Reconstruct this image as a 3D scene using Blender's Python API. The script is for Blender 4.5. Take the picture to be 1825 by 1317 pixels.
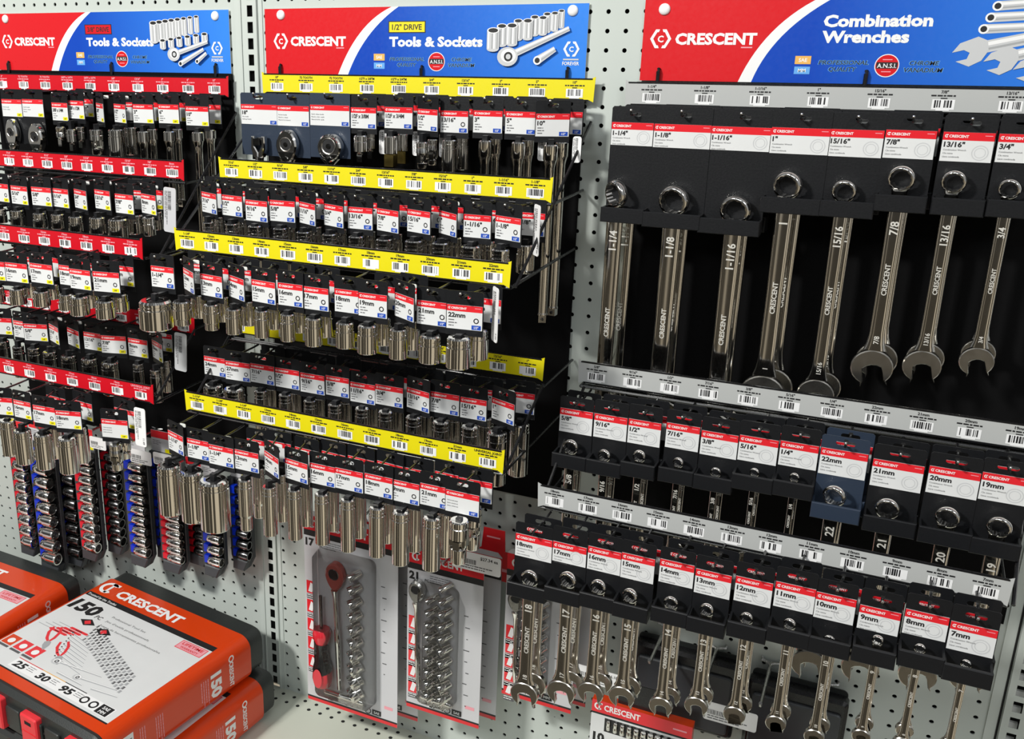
import bpy, math, random
from mathutils import Matrix, Vector
random.seed(11)
I = 0.0254                      # everything below is laid out in inches
Z0 = 1.65                       # height of the top pegboard row above the floor (m)
SC = bpy.context.scene
for o in list(bpy.data.objects): bpy.data.objects.remove(o)

# ------------------------------------------------------------------ camera
CAM = (15.3397, -56.9849, -1.0326)
YAW, PITCH, ROLL = math.radians(27.98946), math.radians(-18.13262), math.radians(0.298086)
F_PX, PPX, PPY = 1800.0, -261.781, -10.207
def cam_matrix():
    R = (Matrix.Rotation(YAW, 3, 'Z') @ Matrix.Rotation(PITCH, 3, 'X') @ Matrix.Rotation(ROLL, 3, 'Y'))
    right, fwd, up = R.col[0], R.col[1], R.col[2]
    m = Matrix.Identity(4)
    for i in range(3):
        m[i][0], m[i][1], m[i][2] = right[i], up[i], -fwd[i]
    m[0][3], m[1][3], m[2][3] = CAM[0]*I, CAM[1]*I, CAM[2]*I + Z0
    return m
cd = bpy.data.cameras.new('camera'); cam = bpy.data.objects.new('camera', cd)
SC.collection.objects.link(cam); cam.matrix_world = cam_matrix()
cd.sensor_width = 36; cd.sensor_fit = 'HORIZONTAL'
cd.lens = 36*F_PX/1825; cd.shift_x = -PPX/1825; cd.shift_y = PPY/1825
cd.clip_start = 0.02; SC.camera = cam

# ------------------------------------------------------------------ light
SC.view_settings.view_transform = 'Standard'; SC.view_settings.look = 'None'
SC.view_settings.gamma = 1.0; SC.view_settings.use_curve_mapping = False
SC.view_settings.exposure = -0.12
def world():
    w = bpy.data.worlds.new('shop'); SC.world = w; w.use_nodes = True
    nt = w.node_tree; N = nt.nodes; L = nt.links; N.clear()
    out = N.new('ShaderNodeOutputWorld'); bg = N.new('ShaderNodeBackground')
    tc = N.new('ShaderNodeTexCoord'); sep = N.new('ShaderNodeSeparateXYZ')
    L.new(tc.outputs['Generated'], sep.inputs[0])
    # the rest of the shop: warm floor below, dark shelving at eye level, grey ceiling above
    rp = N.new('ShaderNodeValToRGB'); cr = rp.color_ramp
    mp = N.new('ShaderNodeMapRange'); mp.inputs[1].default_value = -1; mp.inputs[2].default_value = 1
    L.new(sep.outputs[2], mp.inputs[0]); L.new(mp.outputs[0], rp.inputs[0])
    st = [(0.0, (.26,.225,.165)), (.28, (.40,.345,.255)), (.40, (.36,.31,.23)), (.46, (.26,.26,.25)), (.56, (.28,.29,.30)), (.62, (.34,.35,.36)), (1.0, (.36,.37,.38))]
    while len(cr.elements) < len(st): cr.elements.new(.5)
    for e, (p, c) in zip(cr.elements, st): e.position = p; e.color = (*c, 1)
    # stand-in for the aisle behind: azimuth noise bands shaped to streak the chrome
    at = N.new('ShaderNodeMath'); at.operation = 'ARCTAN2'
    L.new(sep.outputs[1], at.inputs[0]); L.new(sep.outputs[0], at.inputs[1])
    cb = N.new('ShaderNodeCombineXYZ'); cb.inputs[2].default_value = BAND_SEED; L.new(at.outputs[0], cb.inputs[0])
    zs = N.new('ShaderNodeMath'); zs.operation = 'MULTIPLY'; zs.inputs[1].default_value = .05
    L.new(sep.outputs[2], zs.inputs[0]); L.new(zs.outputs[0], cb.inputs[1])
    nz = N.new('ShaderNodeTexNoise'); nz.inputs['Scale'].default_value = 2.8; nz.inputs['Detail'].default_value = 1.2
    L.new(cb.outputs[0], nz.inputs['Vector'])
    r2 = N.new('ShaderNodeValToRGB'); c2 = r2.color_ramp
    c2.elements[0].position = .45; c2.elements[0].color = (.20,.20,.20,1)
    c2.elements[1].position = .57; c2.elements[1].color = (2.3,2.3,2.3,1)
    L.new(nz.outputs['Fac'], r2.inputs[0])
    mx = N.new('ShaderNodeMixRGB'); mx.blend_type = 'MULTIPLY'; mx.inputs[0].default_value = 1
    L.new(rp.outputs[0], mx.inputs[1]); L.new(r2.outputs[0], mx.inputs[2])
    L.new(mx.outputs[0], bg.inputs[0]); bg.inputs[1].default_value = WORLD_STRENGTH
    L.new(bg.outputs[0], out.inputs[0])
WORLD_STRENGTH = 0.72; BAND_SEED = 2.4
world()
def area(name, loc, target, sx, sy, power, col=(1,1,1)):
    l = bpy.data.lights.new(name, 'AREA'); l.shape = 'RECTANGLE'; l.size = sx; l.size_y = sy; l.energy = power; l.color = col
    o = bpy.data.objects.new(name, l); SC.collection.objects.link(o)
    p = Vector((loc[0]*I, loc[1]*I, loc[2]*I + Z0)); t = Vector((target[0]*I, target[1]*I, target[2]*I + Z0))
    o.location = p; o.rotation_euler = (t - p).to_track_quat('-Z', 'Y').to_euler()
    return o
# ceiling fixtures of the aisle (shop tube lights), last one an added front fill
area('ceiling_or_fill_light', (-60, -106, 62), (-15, 0, -30), .42, .25, 140, (1,.985,.94))
area('ceiling_or_fill_light', (80, -100, 60), (5, 0, -15), 1.2, .3, 28, (.97,.99,1))
area('ceiling_or_fill_light', (-8, -116, 50), (-5, 0, -18), 1.2, .4, 20, (.97,1,1))  # front fill added behind the camera to brighten the dim rows

# ------------------------------------------------------------------ materials
MATS = {}
def mat(name, col, rough=.5, metal=0., spec=.5, noise=.0, scale=200, bump=0., emit=None, coat=0.):
    m = bpy.data.materials.new(name); m.use_nodes = True; nt = m.node_tree; N = nt.nodes; L = nt.links
    b = N['Principled BSDF']
    b.inputs['Base Color'].default_value = (*col, 1); b.inputs['Metallic'].default_value = metal
    b.inputs['Roughness'].default_value = rough; b.inputs['Specular IOR Level'].default_value = spec
    b.inputs['Coat Weight'].default_value = coat
    tc = N.new('ShaderNodeTexCoord'); nz = N.new('ShaderNodeTexNoise')
    nz.inputs['Scale'].default_value = scale; nz.inputs['Detail'].default_value = 2
    L.new(tc.outputs['Object'], nz.inputs['Vector'])
    mr = N.new('ShaderNodeMapRange'); L.new(nz.outputs['Fac'], mr.inputs[0])
    mr.inputs[3].default_value = max(.02, rough*.8); mr.inputs[4].default_value = min(1, rough*1.2)
    L.new(mr.outputs[0], b.inputs['Roughness'])
    if noise:
        rp = N.new('ShaderNodeValToRGB'); e = rp.color_ramp.elements
        e[0].color = (*[max(0,c*(1-noise)) for c in col], 1); e[1].color = (*[min(1,c*(1+noise)) for c in col], 1)
        L.new(nz.outputs['Fac'], rp.inputs[0]); L.new(rp.outputs[0], b.inputs['Base Color'])
    if bump:
        bp = N.new('ShaderNodeBump'); bp.inputs['Strength'].default_value = bump; bp.inputs['Distance'].default_value = .002
        L.new(nz.outputs['Fac'], bp.inputs['Height']); L.new(bp.outputs[0], b.inputs['Normal'])
    MATS[name] = m; return m
mat('pegboard_paint', (.52,.565,.53), .42, noise=.04, scale=6)
mat('upright_paint', (.54,.585,.55), .4, noise=.03, scale=8)
mat('hole_dark', (.006,.006,.006), .8)
mat('shelf_paint', (.56,.58,.50), .4, noise=.05, scale=5)
mat('rack_black', (.008,.008,.009), .28, spec=.6)
mat('panel_black', (.003,.003,.0034), .7, spec=.1)
mat('card_black', (.0075,.008,.0095), .42, spec=.35, bump=.05, scale=400)
mat('card_navy', (.022,.034,.058), .4, bump=.05, scale=400)
mat('red', (.66,.012,.018), .3, coat=.2)
mat('red_header', (.74,.02,.03), .25, coat=.3)
mat('paper', (.70,.71,.71), .35, noise=.03, scale=30)
mat('white', (.85,.85,.85), .4)
mat('ink', (.012,.012,.013), .5)
mat('ink_soft', (.10,.10,.105), .5)
mat('grey_print', (.36,.37,.38), .5)
mat('light_print', (.55,.56,.57), .5)
mat('tag_yellow', (.86,.77,.0), .4)
mat('tag_blue', (.01,.065,.42), .4)
mat('strip_yellow', (.78,.68,.004), .45)
mat('strip_red', (.60,.004,.014), .4)
mat('strip_grey', (.46,.47,.46), .45)
mat('pink_print', (.82,.35,.40), .5)
mat('chrome', (.80,.78,.74), .10, metal=1., scale=60)
mat('chrome_rough', (.72,.69,.63), .24, metal=1., scale=90)
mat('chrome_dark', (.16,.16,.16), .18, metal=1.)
mat('brass_film', (.62,.47,.14), .22, metal=1.)
mat('zinc', (.62,.62,.60), .28, metal=1.)
mat('steel_hook', (.30,.30,.29), .4, metal=1.)
def banner_mat():
    m = mat('banner_blue', (.006,.085,.60), .32, coat=.15); N = m.node_tree.nodes; L = m.node_tree.links
    tc = N.new('ShaderNodeTexCoord'); sp = N.new('ShaderNodeSeparateXYZ'); L.new(tc.outputs['Object'], sp.inputs[0])
    mr = N.new('ShaderNodeMapRange'); mr.inputs[1].default_value = -.06; mr.inputs[2].default_value = .26; L.new(sp.outputs[0], mr.inputs[0])
    rp = N.new('ShaderNodeValToRGB'); e = rp.color_ramp.elements; e[0].color = (.004,.06,.46,1); e[1].color = (.035,.23,.80,1)
    L.new(mr.outputs[0], rp.inputs[0]); L.new(rp.outputs[0], N['Principled BSDF'].inputs['Base Color'])   # base colour runs from navy to light blue along the sign
banner_mat()
mat('sae_orange', (.80,.44,.10), .5)
mat('mm_blue', (.12,.38,.80), .5)
mat('kit_orange', (.66,.048,.003), .34, coat=.2, scale=25)
mat('kit_red', (.75,.035,.045), .35)
mat('kit_black', (.022,.025,.024), .42, bump=.15, scale=500)
mat('tray_grey', (.045,.049,.054), .45)
mat('clip_red', (.62,.006,.02), .35)
mat('clip_blue', (.004,.03,.52), .35)
mat('card_grey', (.34,.35,.36), .3, coat=.3)
mat('card_silver', (.58,.58,.60), .3, coat=.3)
mat('pale_light_patch', (.75,.76,.73), .3)  # pale tone standing in for reflections and light seen in slots
mat('handle_red', (.62,.02,.035), .2, coat=.5)
mat('ratchet_red', (.50,.10,.08), .22, coat=.4)
mat('rivet_white', (.9,.9,.9), .15, coat=.5)  # glossy white plastic of the sign rivets
def clear_mat():
    m = bpy.data.materials.new('clear_film'); m.use_nodes = True; N = m.node_tree.nodes; L = m.node_tree.links; N.clear()
    out = N.new('ShaderNodeOutputMaterial'); mx = N.new('ShaderNodeMixShader'); tr = N.new('ShaderNodeBsdfTransparent'); gl = N.new('ShaderNodeBsdfGlossy')
    fr = N.new('ShaderNodeFresnel'); fr.inputs[0].default_value = 1.45; gl.inputs['Roughness'].default_value = .12
    nz = N.new('ShaderNodeTexNoise'); nz.inputs['Scale'].default_value = 40; bp = N.new('ShaderNodeBump'); bp.inputs['Strength'].default_value = .25; bp.inputs['Distance'].default_value = .003
    L.new(nz.outputs['Fac'], bp.inputs['Height']); L.new(bp.outputs[0], gl.inputs['Normal'])
    tr.inputs[0].default_value = (.985,.99,.99,1)
    L.new(fr.outputs[0], mx.inputs[0]); L.new(tr.outputs[0], mx.inputs[1]); L.new(gl.outputs[0], mx.inputs[2]); L.new(mx.outputs[0], out.inputs[0])
    MATS['clear_film'] = m
clear_mat()

# ------------------------------------------------------------------ mesh helpers
_txt = {}
def glyphs(s, bold, shear=0.):
    key = (s, bold, shear)
    if key in _txt: return _txt[key]
    c = bpy.data.curves.new('t', 'FONT'); c.body = s; c.size = 1.0; c.resolution_u = 2; c.offset = bold; c.fill_mode = 'FRONT'; c.shear = shear
    o = bpy.data.objects.new('t', c)
    me = o.to_mesh()
    v = [(p.co.x, p.co.y) for p in me.vertices]; f = [tuple(q.vertices) for q in me.polygons]
    o.to_mesh_clear(); bpy.data.objects.remove(o); bpy.data.curves.remove(c)
    if v:
        x0 = min(p[0] for p in v); x1 = max(p[0] for p in v)
        v = [(p[0]-x0, p[1]) for p in v]; r = (v, f, x1-x0)
    else: r = ([], [], 0.)
    _txt[key] = r; return r
CAP = .729       # cap height of the built-in font at size 1
class MB:
    def __init__(s): s.v = []; s.f = []; s.m = []; s.mats = []; s.T = None
    def mi(s, m):
        if m not in s.mats: s.mats.append(m)
        return s.mats.index(m)
    def add(s, vs, fs, m):
        b = len(s.v); k = s.mi(m)
        if s.T is not None: vs = [tuple(s.T @ Vector(p)) for p in vs]
        s.v += [tuple(p) for p in vs]
        for f in fs: s.f.append(tuple(b+i for i in f)); s.m.append(k)
        return s
    def box(s, x0, x1, y0, y1, z0, z1, m):
        vs = [(x0,y0,z0),(x1,y0,z0),(x1,y1,z0),(x0,y1,z0),(x0,y0,z1),(x1,y0,z1),(x1,y1,z1),(x0,y1,z1)]
        return s.add(vs, [(0,3,2,1),(4,5,6,7),(0,1,5,4),(1,2,6,5),(2,3,7,6),(3,0,4,7)], m)
    def quad(s, x0, x1, z0, z1, y, m): return s.add([(x0,y,z0),(x1,y,z0),(x1,y,z1),(x0,y,z1)], [(0,1,2,3)], m)
    def pxz(s, pts, y, m): return s.add([(x,y,z) for x,z in pts], [tuple(range(len(pts)))], m)
    def poly(s, pts, m): return s.add(pts, [tuple(range(len(pts)))], m)
    def extr(s, pts, y0, y1, m, ch=0.):
        """outline in XZ extruded along Y (y0 = front), chamfered on the front"""
        n = len(pts); a = 0.
        for i in range(n): a += pts[i][0]*pts[(i+1)%n][1] - pts[(i+1)%n][0]*pts[i][1]
        if a < 0: pts = pts[::-1]
        rings = [(pts, y1)]
        if ch:
            ins = []
            for i in range(n):
                p0, p1, p2 = Vector(pts[i-1]), Vector(pts[i]), Vector(pts[(i+1)%n])
                d1 = (p1-p0); d2 = (p2-p1)
                if d1.length < 1e-9 or d2.length < 1e-9: ins.append(tuple(p1)); continue
                d1.normalize(); d2.normalize(); n1 = Vector((-d1.y, d1.x)); n2 = Vector((-d2.y, d2.x)); b = n1+n2
                k = max(.35, b.dot(n1)) if b.length > 1e-6 else 1.
                ins.append(tuple(p1 + b*(ch/k)))
            rings += [(pts, y0+ch), (ins, y0)]
        else: rings += [(pts, y0)]
        vs = []; fs = []
        for P, y in rings: vs += [(x, y, z) for x, z in P]
        for r in range(len(rings)-1):
            for i in range(n):
                j = (i+1) % n; fs.append((r*n+i, r*n+j, (r+1)*n+j, (r+1)*n+i))
        L = len(rings)-1
        fs.append(tuple(L*n+i for i in range(n))); fs.append(tuple(reversed(range(n))))
        return s.add(vs, fs, m)
    def lathe(s, prof, c=(0,0,0), axis='z', seg=20, m='chrome', cap0=False, cap1=False, rot=0.):
        vs = []; fs = []; n = seg
        for r, h in prof:
            for i in range(n):
                a = 2*math.pi*i/n + rot; u, w = r*math.cos(a), r*math.sin(a)
                p = {'z': (u, w, h), 'x': (h, u, w), 'y': (u, h, w)}[axis]
                vs.append((p[0]+c[0], p[1]+c[1], p[2]+c[2]))
        for k in range(len(prof)-1):
            for i in range(n):
                j = (i+1) % n; q = (k*n+i, k*n+j, (k+1)*n+j, (k+1)*n+i)
                fs.append(q if axis != 'y' else q[::-1])
        if cap0: fs.append(tuple(range(n)))
        if cap1: fs.append(tuple((len(prof)-1)*n+i for i in range(n)))
        return s.add(vs, fs, m)
    def tube(s, path, r, m, seg=6, closed=False):
        vs = []; fs = []; P = [Vector(p) for p in path]; n = len(P)
        for k, p in enumerate(P):
            d = (P[min(k+1,n-1)] - P[max(k-1,0)]).normalized()
            a = Vector((0,0,1)) if abs(d.z) < .9 else Vector((1,0,0))
            u = d.cross(a).normalized(); w = d.cross(u)
            for i in range(seg):
                t = 2*math.pi*i/seg; vs.append(tuple(p + u*(r*math.cos(t)) + w*(r*math.sin(t))))
        for k in range(n-1):
            for i in range(seg):
                j = (i+1) % seg; fs.append((k*seg+i, k*seg+j, (k+1)*seg+j, (k+1)*seg+i))
        fs.append(tuple(range(seg))); fs.append(tuple((n-1)*seg+i for i in range(seg)))
        return s.add(vs, fs, m)
    def loft(s, secs, m, n=12, pw=3.):
        """secs: (z, cx, hw, ht, cy) superellipse sections along z"""
        vs = []; fs = []
        for z, cx, hw, ht, cy in secs:
            for i in range(n):
                a = 2*math.pi*(i+.5)/n; c, q = math.cos(a), math.sin(a)
                vs.append((cx + hw*math.copysign(abs(c)**(2/pw), c), cy + ht*math.copysign(abs(q)**(2/pw), q), z))
        for k in range(len(secs)-1):
            for i in range(n):
                j = (i+1) % n; fs.append((k*n+i, (k+1)*n+i, (k+1)*n+j, k*n+j))
        fs.append(tuple(range(n))); fs.append(tuple((len(secs)-1)*n+i for i in range(n)))
        return s.add(vs, fs, m)
    def disc(s, x, z, r, y, m, n=20, rz=None): return s.pxz([(x+r*math.cos(2*math.pi*i/n), z+(rz or r)*math.sin(2*math.pi*i/n)) for i in range(n)], y, m)
    def ringxz(s, x, z, r0, r1, y, m, n=20, sides=None):
        vs = []; fs = []
        for i in range(n):
            a = 2*math.pi*i/n; vs += [(x+r1*math.cos(a), y, z+r1*math.sin(a)), (x+r0*math.cos(a), y, z+r0*math.sin(a))]
        for i in range(n): j = (i+1) % n; fs.append((2*i, 2*i+1, 2*j+1, 2*j))
        return s.add(vs, fs, m)
    def text(s, t, x, z, h, y, m, w=None, bold=.0, align='l', shear=0., up=False):
        """text in the XZ plane facing -Y; h = cap height, w = total width"""
        v, f, tw = glyphs(t, bold, shear)
        if not v: return s
        k = h/CAP; kx = k if w is None else w/max(tw, 1e-6); W = tw*kx
        ox = {'l': 0, 'c': -W/2, 'r': -W}[align]
        if up: vs = [(x - q*k, y, z + p*kx + ox) for p, q in v]
        else: vs = [(x + ox + p*kx, y, z + q*k) for p, q in v]
        return s.add(vs, f, m)
    def build(s, name, parent=None, loc=(0,0,0), smooth=None):
        me = bpy.data.meshes.new(name)
        me.from_pydata([(x*I, y*I, z*I) for x, y, z in s.v], [], s.f)
        for m in s.mats: me.materials.append(MATS[m])
        me.polygons.foreach_set('material_index', s.m)
        if smooth:
            me.polygons.foreach_set('use_smooth', [True]*len(s.f)); me.set_sharp_from_angle(angle=math.radians(smooth))
        me.update()
        return link(me, name, parent, loc)
def link(me, name, parent=None, loc=(0,0,0)):
    o = bpy.data.objects.new(name, me); SC.collection.objects.link(o)
    if parent is not None: o.parent = parent; o.location = [c*I for c in loc]
    else: o.location = (loc[0]*I, loc[1]*I, loc[2]*I + Z0)
    return o
def thing(name, label, cat, loc=(0,0,0), rz=0., group=None, rx=0., ry=0.):
    o = bpy.data.objects.new(name, None); SC.collection.objects.link(o); o.empty_display_size = .02
    o.location = (loc[0]*I, loc[1]*I, loc[2]*I + Z0); o.rotation_euler = (math.radians(rx), math.radians(ry), math.radians(rz))
    tag(o, label, cat, group); return o
def tag(o, label=None, cat=None, group=None, kind=None):
    if label: o['label'] = label
    if cat: o['category'] = cat
    if group: o['group'] = group
    if kind: o['kind'] = kind
    return o
# ------------------------------------------------------------------ the gondola: pegboard, uprights, deck
def pegboard(name, xs, zs, x_lo, x_hi):
    mb = MB(); r = .125; n = 12; V = mb.v; F = mb.f; M = mb.m
    mb.mi('pegboard_paint'); mb.mi('hole_dark')
    cs = [(math.cos(2*math.pi*(i+.5)/n), math.sin(2*math.pi*(i+.5)/n)) for i in range(n)]
    # vertices at 15,45,75,...: corners of a cell sit at 45,135,225,315 degrees = index 1,4,7,10
    for x in xs:
        for z in zs:
            b = len(V)
            V += [(x+.5, 0, z+.5), (x-.5, 0, z+.5), (x-.5, 0, z-.5), (x+.5, 0, z-.5)]
            V += [(x+r*c, 0, z+r*s) for c, s in cs]; V += [(x+r*c, .09, z+r*s) for c, s in cs]
            for k in range(4):
                i0 = 1+3*k; h = [b+4+(i0+q) % n for q in range(4)]
                F.append((b+k, h[0], h[1], h[2], h[3], b+(k+1) % 4)); M.append(0)
            for i in range(n):
                j = (i+1) % n; F.append((b+4+i, b+4+n+i, b+4+n+j, b+4+j)); M.append(0)
    x0, x1 = min(xs)-.5, max(xs)+.5; z0, z1 = min(zs)-.5, max(zs)+.5
    if x_hi > x1: mb.quad(x1, x_hi, z0, z1, 0, 'pegboard_paint')
    if x_lo < x0: mb.quad(x_lo, x0, z0, z1, 0, 'pegboard_paint')
    mb.box(x_lo, x_hi, .5, .6, z0, z1, 'hole_dark')
    return mb.build(name)
ZS = [2-k for k in range(53)]
tag(pegboard('wall_left', [-24.75-k for k in range(29)], ZS, -53.8, -24.1), kind='structure')
tag(pegboard('wall_back', [23-k for k in range(46)], ZS, -22.5, 23.6), kind='structure')
def slotted(mb, x0, x1, sx, sw, z0, z1, sz, sh, y, m):
    for k in range(int(z0), int(z1)):
        a, b = k+sz, k+sz+sh
        mb.box(x0, sx-sw/2, y, y+.06, k, k+1, m); mb.box(sx+sw/2, x1, y, y+.06, k, k+1, m)
        mb.box(sx-sw/2, sx+sw/2, y, y+.06, k, a, m); mb.box(sx-sw/2, sx+sw/2, y, y+.06, b, k+1, m)
mb = MB(); slotted(mb, -23.75, -22.65, -23.1, .42, -50, 3, .0, .68, -.12, 'upright_paint')
mb.box(-24.3, -23.75, -.06, 0, -50.3, 3, 'upright_paint'); mb.box(-22.65, -22.2, -.06, 0, -50.3, 3, 'upright_paint')
mb.box(-22.62, -22.55, -.22, -.06, -50.3, 3, 'upright_paint'); mb.box(-23.85, -23.75, -.2, -.06, -50.3, 3, 'upright_paint')
mb.box(-23.75, -22.65, .3, .4, -50.3, 3, 'hole_dark')
tag(mb.build('trim_1'), kind='structure')
mb = MB(); slotted(mb, 24.15, 25.3, 24.72, .46, -50, 3, .1, .66, -.3, 'upright_paint')
mb.box(23.5, 24.15, -.1, 0, -50.3, 3, 'upright_paint'); mb.box(24.0, 24.1, -.14, -.1, -50.3, 3, 'hole_dark'); mb.box(24.15, 24.22, -.24, -.1, -50.3, 3, 'upright_paint'); mb.box(25.2, 25.3, -.24, .4, -50.3, 3, 'upright_paint')
mb.box(24.15, 25.3, .5, .6, -50.3, 3, 'hole_dark')
for k in range(-50, 3): mb.box(24.5, 24.95, .1, .3, k-.25, k+.2, 'pale_light_patch')  # pale blocks added to stand for light showing through the slots
tag(mb.build('trim_2'), kind='structure')
mb = MB(); mb.box(25.45, 34, -.1, .1, -50.3, 3, 'white'); tag(mb.build('wall_right'), kind='structure')
# base deck with its two rows of holes
mb = MB(); mb.box(-54, 26, -22, 0, -51.3, -50.3, 'shelf_paint')
for row, (y, x0) in enumerate([(-.62, -23.03), (-1.40, -22.25)]):
    for k in range(-30, 46):
        x = x0+k
        if -53 < x < 25: mb.poly([(x+.15*math.cos(a*math.pi/5), y+.15*math.sin(a*math.pi/5), -50.29) for a in range(10)], 'hole_dark')
tag(mb.build('trim_3'), kind='structure')

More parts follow.
